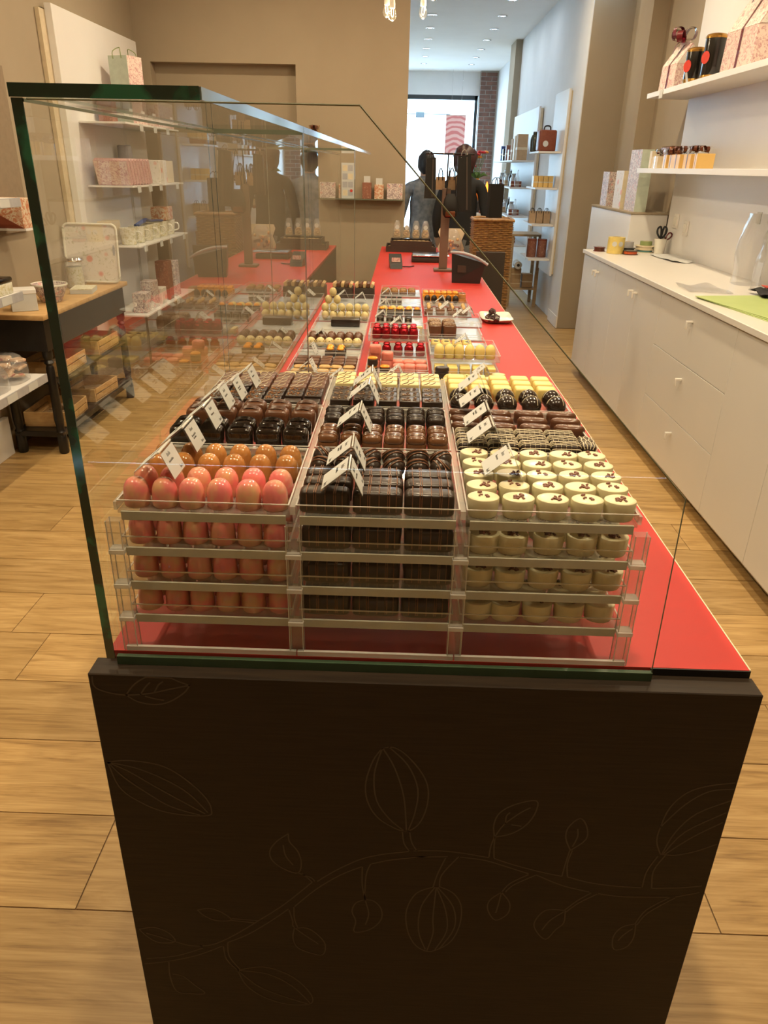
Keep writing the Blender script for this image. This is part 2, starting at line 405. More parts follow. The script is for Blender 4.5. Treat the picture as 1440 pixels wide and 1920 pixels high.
# floor: planks run across the shop; far planks too narrow to tell apart are one surface
floor = struct('floor', MB().box(-3.5, 3.2, -2.2, 17.3, -0.04, -0.004), 'oak_far')
PW = 0.2672
plank_cache = {}
def plank(x0, x1, y):
    L = round(x1 - x0, 3)
    if L not in plank_cache:
        g = 0.0007
        mb = MB(); a, b, c_ = L / 2 - g, PW / 2 - g, 0.001
        mb.hexa([(-a, -b, -0.01), (a, -b, -0.01), (a, b, -0.01), (-a, b, -0.01), (-a + c_, -b + c_, 0), (a - c_, -b + c_, 0), (a - c_, b - c_, 0), (-a + c_, b - c_, 0)])
        plank_cache[L] = mb.mesh('plank', 'oak', 0)
    put('plank', plank_cache[L], floor, ((x0 + x1) / 2, y, 0))
PL = 1.465
for k in range(-4, 28):
    yc = 1.115 + PW * (k + 0.5)
    off = {0: -0.705, 3: -1.233}.get(k, -0.705 + ((k * 0.618 + 0.07) % 1.0) * PL)
    hi = 2.06 if yc < 8.1 else 1.66
    x = off - PL * 4
    while x < hi:
        a, b = max(x, -2.25), min(x + PL, hi)
        if b - a > 0.03: plank(a, b, yc)
        x += PL
fbase = struct('floor_gap', MB().box(-2.3, 2.1, 0.0, 8.6, -0.0035, -0.0025), 'gap_dark', parent=floor)
# walls
struct('wall_left', MB().box(XL - 0.15, XL, -2.2, 7.0, 0, H), 'wall_taupe')
wr = struct('wall_right', MB().box(XR, XR + 0.2, -2.2, 8.1, 0, H), 'wall_taupe')
struct('wall_behind', MB().box(-2.4, 2.3, -2.35, -2.2, 0, H), 'wall_taupe')
struct('ceiling', MB().box(-2.4, 2.3, -2.3, 7.16, H, H + 0.25), 'ceiling_white')
# back wall with a shallow niche and its free end at the passage
mb = MB()
nx0, nx1, nz1 = -2.13, -0.93, 2.29
mb.box(XL, nx0, 7.0, 7.16, 0, H); mb.box(nx1, 0.0, 7.0, 7.16, 0, H); mb.box(nx0, nx1, 7.0, 7.16, nz1, H); mb.box(nx0, nx1, 7.12, 7.16, 0, nz1)
struct('wall_back', mb, 'wall_taupe')
# piers between the two halves of the shop
struct('wall_pier', MB().box(1.68, 2.3, 8.1, 8.6, 0, HF), 'wall_taupe')
struct('trim_4', MB().box(1.672, 1.68, 8.1, 8.6, 0.12, HF), 'wall_white')
struct('trim_1', MB().box(1.93, 2.07, 7.05, 7.45, 0, H), 'wall_taupe')
struct('baseboard_right', MB().box(1.665, 1.68, 8.1, 8.6, 0.0, 0.12), 'handle_white')
# street half of the shop
struct('wall_street_right', MB().box(1.70, 1.9, 8.6, 13.0, 0, HF), 'wall_white')
struct('trim_2', MB().box(1.60, 1.9, 13.0, 13.6, 0, HF), 'wall_taupe')
struct('wall_street_right_far', MB().box(1.80, 1.95, 13.6, 17.3, 0, HF), 'wall_white')
struct('wall_street_left', MB().box(-2.7, -2.5, 7.16, 17.3, 0, HF), 'wall_white')
struct('ceiling_street', MB().box(-2.7, 2.3, 7.16, 17.4, HF, HF + 0.2), 'ceiling_white')
struct('trim_3', MB().box(-2.4, 2.3, 7.0, 7.16, H + 0.02, HF + 0.1), 'ceiling_white')
struct('wall_street_lintel', MB().box(-2.5, 1.80, 17.2, 17.4, 2.88, HF), 'wall_white')
# shop window: dark frame, glass, low sill
w1 = tag(thing('window_1', None, None, (0, 17.25, 0)), None, None, kind='structure')
mb = MB(); mb.box(1.37, 1.43, -0.05, 0.05, 0, 2.88); mb.box(-2.5, 1.43, -0.05, 0.05, 2.80, 2.88); mb.box(-2.5, 1.43, -0.05, 0.05, 0, 0.35); mb.box(-0.72, -0.66, -0.04, 0.04, 0.35, 2.8)
obj('window_frame', mb, 'frame_dark', w1, smooth=0)
obj('pane', MB().box(-0.66, 1.37, -0.004, 0.004, 0.35, 2.8), 'glass_end', w1, smooth=0)
obj('pane', MB().box(-2.5, -0.72, -0.004, 0.004, 0.35, 2.8), 'glass_end', w1, smooth=0)
# brick pier beside the window
bp = struct('wall_brick_pier', MB().box(1.445, 1.795, 17.0, 17.35, 0, HF), 'mortar')
bmesh_full = MB().rbox(-0.105, 0.105, -0.05, 0.05, -0.033, 0.033, 0.004, 1).mesh('brick', 'brick', 0)
bmesh_half = MB().rbox(-0.05, 0.05, -0.05, 0.05, -0.033, 0.033, 0.004, 1).mesh('brick', 'brick', 0)
for k in range(42):
    z = 0.04 + k * 0.078
    if z > HF - 0.03: break
    if k % 2 == 0:
        put('brick', bmesh_full, bp, (1.552, 17.04, z)); put('brick', bmesh_half, bp, (1.722, 17.04, z))
    else:
        put('brick', bmesh_half, bp, (1.497, 17.04, z)); put('brick', bmesh_full, bp, (1.667, 17.04, z))
# outside: street and a pale building
struct('street_ground', MB().box(-14, 14, 17.4, 40, -0.2, -0.05), 'street')
bd = thing('building', 'overexposed pale building across the street beyond the shop window', 'building', (0, 30, -0.05))
obj('facade_wall', MB().box(-12, 12, 0, 0.5, 0, 9), 'facade', bd, smooth=0)
wme = MB().box(-0.55, 0.55, -0.04, 0.02, 0, 1.5).mesh('facade_window', 'facade_glass', 0)
for wx in (-4.2, -2.0, 0.2, 2.4, 4.6):
    for wz in (0.9, 3.6):
        put('facade_window', wme, bd, (wx, 0, wz))

# ------------------------------------------------------------------ lamps
def downlight(loc, label, group, power, color, lens):
    t = thing('downlight', label, 'ceiling light', loc, group=group)
    obj('trim_ring', MB().lathe([(0.048, 0.0), (0.062, 0.0), (0.062, -0.008), (0.05, -0.010), (0.048, 0.0)], seg=20, cap=False), 'chrome', t)
    obj('lens', MB().lathe([(0.047, -0.001), (0.04, -0.004), (0.01, -0.005)], seg=16), lens, t)
    if power: area('lamp', (0, 0, -0.03), 0.10, power, color, parent=t)
for x in (-1.15, 0.05, 1.10):
    for y in (0.70, 2.4, 4.05, 5.7):
        downlight((x, y, H), 'recessed ceiling spotlight in the %s row of the back shop, %s from the camera side' % ({-1.15: 'left', 0.05: 'middle', 1.10: 'right'}[x], ('first', 'second', 'third', 'fourth', 'fifth')[(0.70, 2.4, 4.05, 5.7).index(y)]), 'spotlights over the praline counter', LAMP_W * ((0.25 if y > 4 else 1.0) if abs(x) < 0.5 else 1.12), WARM, 'lamp_warm')
for x, cl in ((0.28, 'bright'), (1.17, 'dull')):
    for k in range(8):
        y = 10.15 + k * 0.98
        if y > 17: break
        downlight((x, y, HF), 'round downlight in the %s row of the street-side ceiling, %s from near' % ('left' if x < 1 else 'right', ('first', 'second', 'third', 'fourth', 'fifth', 'sixth', 'seventh', 'eighth')[k]), 'downlights of the %s ceiling row' % ('left' if x < 1 else 'right'), 3, (0.8, 0.9, 1.0), 'lamp_cool')
downlight((0.95, 7.7, HF), 'added unseen spotlight over the passage between the two halves of the shop', 'spotlights over the praline counter', LAMP_W, WARM, 'lamp_warm')  # added lamp out of view, brightens the piers and the passage
def pendant(x, y, z, label):
    t = thing('pendant_bulb', label, 'pendant lamp', (x, y, z), group='bare bulbs hanging over the till end')
    obj('cord', MB().tube([(0, 0, 0.075), (0, 0, H - z)], 0.0025, 6), 'brown_post', t)
    s = obj('socket', MB().lathe([(0.003, 0.085), (0.014, 0.08), (0.018, 0.06), (0.018, 0.038), (0.015, 0.034)], seg=14), 'ceramic', t)
    obj('glass_bulb', MB().lathe([(0.014, 0.036), (0.02, 0.025), (0.027, 0.0), (0.022, -0.02), (0.010, -0.031), (0.002, -0.033)], seg=16), 'bulb_glass', t)
    obj('filament', MB().tube([(-0.006, 0, 0.03), (-0.008, 0, 0.0), (0, 0.003, -0.012), (0.008, 0, 0.0), (0.006, 0, 0.03)], 0.0012, 5), 'filament', t)
    L = bpy.data.lights.new('glow', 'POINT'); L.energy = 2.5; L.color = WARM; L.shadow_soft_size = 0.02
    o = bpy.data.objects.new('glow', L); COL.objects.link(o); o.parent = t; o.location = (0, 0, -0.045)
pendant(-0.15, 5.6, 2.44, 'leftmost clear bulb hanging on a thin cord before the wall')
pendant(-0.113, 5.55, 2.415, 'lowest clear bulb of the hanging cluster, second from left')
pendant(0.081, 5.6, 2.436, 'clear bulb hanging alone before the blue-white ceiling')
pendant(0.142, 5.6, 2.535, 'hanging bulb cut by the top edge, rightmost of the cluster')
# ------------------------------------------------------------------ counter
CT = 0.93
PANEL_LINES = [[[-0.404,0.928],[-0.407,0.899],[-0.391,0.888],[-0.364,0.884],[-0.331,0.888],[-0.3,0.897],[-0.274,0.904]],[[-0.364,0.884],[-0.349,0.904],[-0.327,0.918],[-0.307,0.919],[-0.289,0.91],[-0.274,0.904]],[[-0.364,0.884],[-0.349,0.873],[-0.326,0.869],[-0.306,0.874],[-0.284,0.89],[-0.274,0.904]],[[-0.344,0.885],[-0.336,0.898],[-0.328,0.907]],[[-0.324,0.89],[-0.317,0.903],[-0.31,0.909]],[[-0.338,0.883],[-0.325,0.879],[-0.312,0.877]],[[-0.407,0.76],[-0.377,0.765],[-0.335,0.759],[-0.309,0.744],[-0.283,0.717],[-0.267,0.691],[-0.263,0.672],[-0.268,0.661],[-0.303,0.66],[-0.342,0.668],[-0.376,0.689],[-0.397,0.714],[-0.407,0.76]],[[-0.407,0.76],[-0.368,0.751],[-0.328,0.731],[-0.295,0.705],[-0.269,0.667]],[[-0.407,0.76],[-0.388,0.733],[-0.356,0.702],[-0.323,0.676],[-0.281,0.661]],[[-0.407,0.76],[-0.379,0.744],[-0.347,0.719],[-0.314,0.694],[-0.273,0.664]],[[-0.009,0.805],[-0.022,0.781],[-0.032,0.74],[-0.03,0.704],[-0.016,0.672],[0.008,0.651],[0.03,0.643],[0.048,0.659],[0.058,0.692],[0.059,0.729],[0.049,0.759],[0.027,0.791],[0.008,0.806],[-0.009,0.805]],[[-0.009,0.805],[-0.02,0.756],[-0.016,0.704],[0.004,0.667],[0.027,0.643]],[[-0.009,0.805],[0.009,0.768],[0.024,0.712],[0.03,0.643]],[[0.0,0.807],[0.028,0.774],[0.044,0.728],[0.041,0.68],[0.032,0.643]],[[0.024,0.641],[0.027,0.618],[0.035,0.602]],[[0.035,0.641],[0.039,0.619],[0.048,0.601]],[[-0.307,0.358],[-0.282,0.365],[-0.248,0.389],[-0.206,0.427],[-0.161,0.47],[-0.115,0.524]],[[-0.107,0.526],[-0.078,0.552],[-0.041,0.578],[-0.008,0.591],[0.035,0.6]],[[-0.407,0.306],[-0.373,0.313],[-0.318,0.332],[-0.27,0.36]],[[-0.26,0.37],[-0.224,0.393],[-0.182,0.431],[-0.155,0.459]],[[-0.145,0.465],[-0.11,0.507],[-0.071,0.542],[-0.037,0.563]],[[-0.022,0.57],[0.011,0.581],[0.063,0.591]],[[0.042,0.602],[0.083,0.604],[0.121,0.6],[0.158,0.593]],[[0.166,0.592],[0.198,0.579],[0.244,0.565],[0.274,0.558]],[[0.283,0.557],[0.315,0.547],[0.353,0.541],[0.399,0.539]],[[0.417,0.539],[0.459,0.542],[0.492,0.548]],[[0.046,0.589],[0.095,0.592]],[[0.114,0.592],[0.152,0.587],[0.191,0.573],[0.222,0.561]],[[0.234,0.559],[0.278,0.537],[0.321,0.525]],[[0.335,0.522],[0.376,0.517],[0.444,0.52]],[[0.456,0.521],[0.491,0.533]],[[-0.149,0.629],[-0.168,0.611],[-0.179,0.59],[-0.176,0.569],[-0.158,0.551],[-0.137,0.544],[-0.131,0.566],[-0.136,0.592],[-0.148,0.612],[-0.149,0.629]],[[-0.137,0.544],[-0.117,0.534],[-0.111,0.526]],[[-0.131,0.544],[-0.115,0.524]],[[-0.158,0.604],[-0.155,0.581],[-0.144,0.561]],[[-0.304,0.448],[-0.283,0.453],[-0.264,0.444],[-0.25,0.427],[-0.274,0.424],[-0.293,0.434],[-0.304,0.448]],[[-0.249,0.43],[-0.206,0.428]],[[-0.25,0.426],[-0.212,0.422]],[[-0.147,0.412],[-0.15,0.388],[-0.143,0.364],[-0.123,0.352],[-0.101,0.348],[-0.097,0.376],[-0.11,0.4],[-0.127,0.414],[-0.147,0.412]],[[-0.154,0.456],[-0.149,0.43],[-0.146,0.413],[-0.108,0.375]],[[-0.146,0.464],[-0.146,0.436],[-0.141,0.413]],[[-0.031,0.488],[-0.046,0.479],[-0.052,0.459],[-0.046,0.436],[-0.048,0.409],[-0.022,0.417],[-0.005,0.441],[-0.005,0.467],[-0.017,0.485],[-0.031,0.488]],[[-0.036,0.563],[-0.036,0.522],[-0.031,0.488],[-0.025,0.455],[-0.03,0.428]],[[-0.023,0.57],[-0.03,0.544],[-0.032,0.489]],[[-0.248,0.298],[-0.204,0.31],[-0.163,0.293],[-0.135,0.262],[-0.121,0.23],[-0.128,0.212],[-0.167,0.21],[-0.208,0.228],[-0.236,0.259],[-0.248,0.298]],[[-0.248,0.298],[-0.197,0.291],[-0.156,0.261],[-0.126,0.216]],[[-0.248,0.298],[-0.215,0.257],[-0.17,0.23],[-0.128,0.212]],[[-0.268,0.36],[-0.265,0.326],[-0.248,0.298]],[[-0.26,0.37],[-0.26,0.335],[-0.244,0.301]],[[-0.406,0.395],[-0.38,0.401],[-0.357,0.388],[-0.349,0.367],[-0.376,0.363],[-0.394,0.377],[-0.406,0.395]],[[-0.349,0.367],[-0.327,0.359],[-0.303,0.358]],[[-0.395,0.386],[-0.374,0.378],[-0.351,0.367]],[[-0.403,0.32],[-0.351,0.33],[-0.303,0.353]],[[-0.365,0.313],[-0.367,0.274],[-0.36,0.235],[-0.34,0.229],[-0.31,0.231],[-0.327,0.254],[-0.344,0.276],[-0.362,0.281]],[[0.076,0.523],[0.05,0.507],[0.036,0.468],[0.038,0.423],[0.05,0.387],[0.068,0.369],[0.086,0.37],[0.111,0.394],[0.123,0.435],[0.123,0.48],[0.109,0.51],[0.087,0.524]],[[0.079,0.523],[0.059,0.476],[0.057,0.418],[0.07,0.372]],[[0.081,0.523],[0.079,0.452],[0.081,0.413],[0.073,0.369]],[[0.081,0.523],[0.098,0.472],[0.103,0.42],[0.086,0.372]],[[0.083,0.523],[0.11,0.479],[0.115,0.428],[0.094,0.376]],[[0.076,0.523],[0.081,0.551],[0.092,0.589]],[[0.086,0.523],[0.088,0.551],[0.112,0.593]],[[0.163,0.637],[0.16,0.663],[0.167,0.688],[0.189,0.706],[0.218,0.714],[0.219,0.691],[0.208,0.665],[0.188,0.646],[0.163,0.637]],[[0.163,0.637],[0.175,0.664],[0.198,0.69],[0.211,0.7]],[[0.158,0.594],[0.159,0.617],[0.163,0.637]],[[0.166,0.593],[0.164,0.617],[0.164,0.638]],[[0.177,0.664],[0.177,0.681],[0.182,0.689]],[[0.186,0.664],[0.201,0.662]],[[0.28,0.615],[0.27,0.64],[0.271,0.663],[0.286,0.682],[0.298,0.665],[0.3,0.639],[0.28,0.615]],[[0.274,0.558],[0.276,0.586],[0.279,0.615]],[[0.283,0.556],[0.279,0.586],[0.283,0.615]],[[0.282,0.623],[0.287,0.644],[0.285,0.661]],[[0.184,0.517],[0.167,0.497],[0.166,0.474],[0.18,0.451],[0.198,0.467],[0.199,0.493],[0.184,0.517]],[[0.184,0.517],[0.196,0.538],[0.222,0.559]],[[0.19,0.518],[0.202,0.535],[0.233,0.558]],[[0.184,0.517],[0.182,0.492],[0.179,0.468]],[[0.289,0.48],[0.258,0.479],[0.243,0.449],[0.25,0.425],[0.266,0.409],[0.279,0.433],[0.29,0.451],[0.289,0.48]],[[0.287,0.48],[0.305,0.504],[0.324,0.523]],[[0.29,0.476],[0.308,0.499],[0.334,0.521]],[[0.287,0.477],[0.268,0.456],[0.257,0.431]],[[0.405,0.455],[0.384,0.445],[0.374,0.42],[0.38,0.39],[0.399,0.397],[0.407,0.422],[0.405,0.455]],[[0.404,0.455],[0.416,0.488],[0.447,0.519]],[[0.407,0.452],[0.42,0.482],[0.456,0.519]],[[0.402,0.443],[0.39,0.427],[0.383,0.412]],[[0.416,0.614],[0.406,0.64],[0.406,0.67],[0.413,0.71],[0.432,0.74],[0.461,0.755],[0.496,0.762]],[[0.416,0.614],[0.439,0.613],[0.466,0.622],[0.496,0.639]],[[0.406,0.67],[0.433,0.716],[0.463,0.744],[0.497,0.75]],[[0.418,0.614],[0.43,0.661],[0.454,0.7],[0.498,0.728]],[[0.42,0.614],[0.444,0.662],[0.496,0.704]],[[0.423,0.614],[0.457,0.652],[0.495,0.684]],[[0.401,0.54],[0.402,0.576],[0.413,0.609]],[[0.416,0.538],[0.412,0.577],[0.424,0.612]]]
ct = thing('shop_counter', 'long dark shop counter with a red top and etched cocoa pods on its end panel', 'counter', (0.04, 0.80, 0))
cy = 0.80; cx = 0.04
def cpart(name, mb, mats, par=None, smooth=0):
    o = obj(name, mb, mats, par or ct, loc=(-cx, -cy, 0), smooth=smooth); return o
panel = cpart('end_panel', MB().rbox(-0.413, 0.500, 0.800, 0.838, 0.0, 0.918, 0.0015, 1), 'wenge')
mb = MB()
for pl in PANEL_LINES:
    P = smoothpath([(a, 0.7997, b) for a, b in pl], 4); P = [p for p in P if -0.412 < p.x < 0.4995 and p.z < 0.916]
    w = 0.0011; L = []
    for i, p in enumerate(P):
        d = P[min(i + 1, len(P) - 1)] - P[max(i - 1, 0)]
        if d.length < 1e-7: d = Vector((1, 0, 0))
        n = Vector((-d.z, 0, d.x)).normalized() * w
        L.append([tuple(p + n), tuple(p - n)])
    if len(L) > 1:
        vs = [q for e in L for q in e]; fs = [(2 * i, 2 * i + 1, 2 * i + 3, 2 * i + 2) for i in range(len(L) - 1)]
        mb._add(vs, fs)
e = obj('etched_vine', mb, 'etched', panel, smooth=0); e['label'] = 'etched outline vine with cocoa pods and leaves'
cpart('left_side', MB().box(-0.400, -0.378, 0.838, 4.42, 0, 0.917), 'wenge')
cpart('left_side', MB().box(-0.185, -0.165, 4.42, 6.6, 0, 0.917), 'wenge')
cpart('right_side', MB().box(0.465, 0.485, 0.838, 6.6, 0, 0.905), 'wenge')
cpart('far_side', MB().box(-0.165, 0.465, 6.58, 6.6, 0, 0.905), 'wenge')
top = cpart('worktop', MB().prism([(-0.395, 0.8385), (0.494, 0.8385), (0.494, 6.62), (-0.185, 6.62), (-0.185, 4.43), (-0.395, 4.43)], 0.906, CT, 'z'), 'laminate_red')
cpart('edge_strip', MB().box(0.4942, 0.4962, 0.8385, 6.62, 0.906, CT + 0.0004), 'edge_cream')
cpart('front_edge', MB().box(0.358, 0.4955, 0.8365, 0.8383, 0.906, CT - 0.0005), 'edge_black')

# ------------------------------------------------------------------ glass case
gc = thing('glass_display_case', 'clear glass hood with thick green edges along the customer side of the counter', 'display case', (-0.1, 0.825, CT))
def gpart(name, mb, mats, par=None):
    return obj(name, mb, mats, par or gc, loc=(0, 0, 0) if par else (0.1, -0.825, -CT), smooth=0)
JY = (0.820, 1.612, 3.235, 4.69)
for k in range(3):
    y0, y1 = JY[k] + (0 if k == 0 else 0.002), JY[k + 1] - 0.002
    p = gpart('side_pane', MB()._add([(-0.379, y0, 0.9305), (-0.379, y1, 0.9305), (-0.379, y1, 1.605), (-0.379, y0, 1.605)], [(0, 1, 2, 3)]), 'glass')
    mb = MB(); t_ = 0.0115 if k == 0 else 0.004
    if k == 0: gpart('near_edge', MB().box(-0.391, -0.3795, y0 - 0.0015, y0, 0.9305, 1.604), 'glass_green', p)
    for xe in ((-0.3910, -0.3796) if k else (-0.3796,)): gpart('polished_edge', MB().box(xe - 0.0006, xe + 0.0006, y1 - 0.001, y1 + 0.0012, 0.9305, 1.604), 'glass_edge_pale', p)
    if k: gpart('polished_edge', MB().box(-0.3916, -0.3904, y0 - 0.001, y0 + 0.001, 0.9305, 1.604), 'glass_edge_pale', p)
    q = gpart('top_pane', MB()._add([(-0.391, y0, 1.6055), (-0.204, y0, 1.6055), (-0.204, y1, 1.6055), (-0.391, y1, 1.6055)], [(0, 1, 2, 3)]), 'glass')
    gpart('near_edge', MB().box(-0.392, -0.2035, y0 - 0.0025, y0 - 0.0005, 1.6045, 1.6168), 'glass_green' if k == 0 else 'glass_edge_line', q)
    gpart('polished_edge', MB().box(-0.2038, -0.2018, y0, y1, 1.6050, 1.6165), 'glass_edge_pale', q)
    gpart('corner_seam', MB().box(-0.3815, -0.3785, y0, y1, 1.6005, 1.6035), 'glass_edge_line', q)
for k in (1, 2):
    y = JY[k]
    xr = -0.204
    p = gpart('partition_pane', MB()._add([(-0.378, y, 0.931), (xr, y, 0.931), (xr, y, 1.602), (-0.378, y, 1.602)], [(0, 1, 2, 3)]), 'glass_end')
    gpart('edge', MB().box(xr, xr + 0.0012, y - 0.006, y - 0.003, 0.931, 1.604), 'glass_edge_pale', p)
    gpart('edge', MB().box(xr, xr + 0.0012, y + 0.003, y + 0.006, 0.931, 1.604), 'glass_edge_line', p)
    gpart('top_seam', MB().box(-0.378, xr, y - 0.002, y + 0.002, 1.6015, 1.6045), 'glass_edge_line', p)
# near end pane: tall at the customer side, sloping down to the staff side
EP = [(-0.3785, 0.919), (0.3555, 0.919), (0.352, 1.19), (-0.047, 1.6035), (-0.3785, 1.6035)]
p = gpart('end_pane', MB()._add([(a, 0.826, b) for a, b in EP], [(0, 1, 2, 3, 4)]), 'glass_end')
def bar(a, b, w):
    A, B = Vector((a[0], 0.8255, a[1])), Vector((b[0], 0.8255, b[1])); return MB().tube([A, B], w, 4)
gpart('sloped_edge', bar(EP[2], EP[3], 0.0009), 'glass_edge_line', p)
gpart('staff_edge', bar(EP[1], EP[2], 0.0008), 'glass_edge_line', p)
gpart('top_edge', bar(EP[3], EP[4], 0.0009), 'glass_edge_line', p)
gpart('channel', MB().box(-0.379, 0.356, 0.8225, 0.8295, 0.9182, 0.9315), 'glass_channel', p)
gpart('end_pane_far', MB()._add([(a, 4.69, b + (0.012 if b < 1 else 0)) for a, b in [(-0.378, 0.919), (-0.2, 0.919), (-0.2, 1.60), (-0.378, 1.60)]], [(0, 1, 2, 3)]), 'glass_end')

# ------------------------------------------------------------------ acrylic rack and trays
COLX = ((-0.358, -0.136), (-0.128, 0.082), (0.090, 0.308))     # three columns
ROWY = ((0.848, 1.056), (1.064, 1.272), (1.280, 1.488))        # three rows
TZ = (1.142, 1.090, 1.038, 0.986)                              # tray floors, top to bottom
rk = thing('acrylic_rack', 'clear acrylic rack with four tiers carrying the nearest praline trays', 'display rack', (-0.02, 0.86, CT))
post_h = TZ[0] - CT - 0.0125
pb_ = MB().box(-0.0095, 0.0095, -0.0075, 0.0075, 0, post_h)
for ex in (-0.0092, 0.0092):
    for ey in (-0.0072, 0.0072): pb_.box(ex - 0.0006, ex + 0.0006, ey - 0.0006, ey + 0.0006, 0, post_h, 1)
pm = pb_.mesh('post', ['acrylic_post', 'acrylic_edge'], 0)
cm = MB().rbox(-0.0105, 0.0105, -0.009, 0.009, -0.0035, 0.0035, 0.0008, 1).mesh('collar', 'acrylic_edge', 0)
for x in (-0.3640, -0.1320, 0.0860, 0.3150):
    for y in (0.8475, 1.060, 1.276, 1.484):
        po = put('post', pm, rk, (x + 0.02, y - 0.86, 0.0005))
        for z in TZ[1:]: put('collar', cm, po, (0, 0, z - CT - 0.005))
for k, (a, b) in enumerate(COLX):
    for yy in (1.060, 1.276, 1.484): obj('base_rail', MB().box(a, b, yy - 0.002, yy + 0.002, 0.9302, 0.9360), 'acrylic', rk, loc=(0.02, -0.86, -CT), smooth=0)
    obj('base_rail', MB().box(a - 0.012 if k == 0 else a - 0.003, b + (0.014 if k == 2 else 0.003), 0.8388, 0.8435, 0.9302, 0.9375), 'acrylic_edge', rk, loc=(0.02, -0.86, -CT), smooth=0)
for gx in (-0.3605, -0.1320, 0.0860, 0.3105):
    w_ = 0.0034 if abs(gx) < 0.2 else 0.002
    obj('column_rail', MB().box(gx - w_, gx + w_, 0.848, 1.488, TZ[0] + 0.001, TZ[0] + 0.0125), 'acrylic_rail', rk, loc=(0.02, -0.86, -CT), smooth=0)
for gy in (1.060, 1.276):
    for a, b in COLX: obj('cross_rail', MB().box(a, b, gy - 0.0035, gy + 0.0035, TZ[0] + 0.001, TZ[0] + 0.0115), 'acrylic_rail', rk, loc=(0.02, -0.86, -CT), smooth=0)
def make_tray(w, d, label, barmat='bar_taupe', floor_mat='acrylic', lip=0.014, cat='tray'):
    t = thing('acrylic_tray', label, cat)
    a, b = w / 2, d / 2
    obj('tray_floor', MB().box(-a, a, -b, b, -0.003, 0), 'acrylic_floor' if floor_mat == 'acrylic' else floor_mat, t, smooth=0)
    for nm, bx in (('front_wall', (-a, a, -b, -b + 0.002)), ('back_wall', (-a, a, b - 0.002, b)), ('side_wall', (-a, -a + 0.002, -b, b)), ('side_wall', (a - 0.002, a, -b, b))):
        wl = obj(nm, MB().box(*bx, 0, lip), 'acrylic', t, smooth=0)
        obj('rim', MB().box(*bx, lip, lip + 0.0012), 'acrylic_edge', wl, smooth=0)
    if barmat: obj('front_bar', MB().box(-a + 0.005, a - 0.005, -b - 0.0030, -b + 0.0005, -0.0115, 0.0003), barmat, t, smooth=0)
    return t
TIERN = ('top', 'second', 'third', 'lowest'); COLN = ('left', 'middle', 'right'); ROWN = ('nearest', 'second', 'third')
proto_tray = {}
for c, (xa, xb) in enumerate(COLX):
    for r, (ya, yb) in enumerate(ROWY):
        for k, z in enumerate(TZ):
            if k and r: continue
            what = {0: 'pink egg', 1: 'dark log', 2: 'white oval'}[c]
            if k: lab = 'clear tray of %s pralines, %s tier of the near rack' % (what, TIERN[k])
            else: lab = ['clear tray under the pink and orange egg pralines', 'clear tray under the dark logs and striped balls', 'clear tray under the white ovals with cocoa nibs',
                         'clear tray under the tall glossy dark and milk loaves', 'clear tray under the ridged milk and dark domes', 'clear tray under the white-striped bars and milk ovals',
                         'clear tray under the orange-sprinkled dark squares', 'clear tray under the flaked squares and cream slabs', 'clear tray under the yellow cubes and dark balls'][r * 3 + c]
            if c not in proto_tray:
                proto_tray[c] = make_tray(xb - xa, yb - ya, lab); tr = proto_tray[c]; tr.location = ((xa + xb) / 2, (ya + yb) / 2, z)
            else:
                tr = dup(proto_tray[c], ((xa + xb) / 2, (ya + yb) / 2, z), label=lab)
            tr['group'] = 'acrylic praline trays'
# ------------------------------------------------------------------ pralines
def dome(h, z1=0.35, foot=0.0015, k=6):
    pr = [(foot, 0), (0, 0.003), (0, h * z1)]
    return pr, h, z1, k
def dome_prof(a, h, z1=0.35, foot=0.0015, k=6, pw=1.0):
    pr = [(foot, 0), (0, 0.0025), (0, h * z1)]
    for i in range(1, k + 1):
        t = (PI / 2) * i / k
        pr.append((a * (1 - math.cos(t) ** pw) * 0.998, h * z1 + h * (1 - z1) * math.sin(t)))
    return pr
def egg_prof(a, h):
    pr = [(0.0012, 0), (0, 0.002), (0.0002, h * 0.25), (0.0008, h * 0.48)]
    for i in range(1, 8):
        t = (PI / 2) * i / 7; pr.append((0.0008 + (a - 0.0008) * (1 - math.cos(t) ** 0.85) * 0.998, h * 0.48 + h * 0.52 * math.sin(t)))
    return pr
def block_prof(h, r, foot=0.001):
    pr = [(foot, 0), (0, 0.002), (0, h - r)]
    for i in range(1, 4):
        t = (PI / 2) * i / 3; pr.append((r * (1 - math.cos(t)), h - r + r * math.sin(t)))
    return pr
def over(x, b, h, r=0.004, e=0.0006, foot=0.004, lean=0.0):
    """path of a strand laid across a block at x"""
    pts = [(x, -b - e, foot), (x, -b - e, h - r), (x + lean * 0.15, -b + r * 0.6, h + e * 0.4), (x + lean * 0.5, 0, h + e), (x + lean * 0.85, b - r * 0.6, h + e * 0.4), (x + lean, b + e, h - r), (x + lean, b + e, foot)]
    return pts
PROTO = {}
def newp(kind, name):
    t = thing(name, None, 'praline', (0, 0, -5)); PROTO[kind] = [t, False]; return t
def solid(kind, name, mb, m, smooth=50):
    o = obj(name, mb, m, smooth=smooth, loc=(0, 0, -5)); o['category'] = 'praline'; PROTO[kind] = [o, False]; return o
rnd = random.Random(3)
solid('pink_egg', 'egg_praline', MB().sup(egg_prof(0.0172, 0.0375), 0.0172, 0.0172, 2.0, 20), 'c_pink_egg')
solid('caramel_egg', 'egg_praline', MB().sup(egg_prof(0.0170, 0.0375), 0.0170, 0.0170, 2.0, 20), 'c_caramel_egg')
def strands(body_b, h, xs, r=0.0007, lean=0.0, m='c_drizzle_milk', parent=None, name='drizzle_line', fr=0.004):
    for x in xs:
        obj(name, MB().tube(smoothpath(over(x, body_b, h, fr, 0.0004, 0.004, lean), 2), r, 5), m, parent)
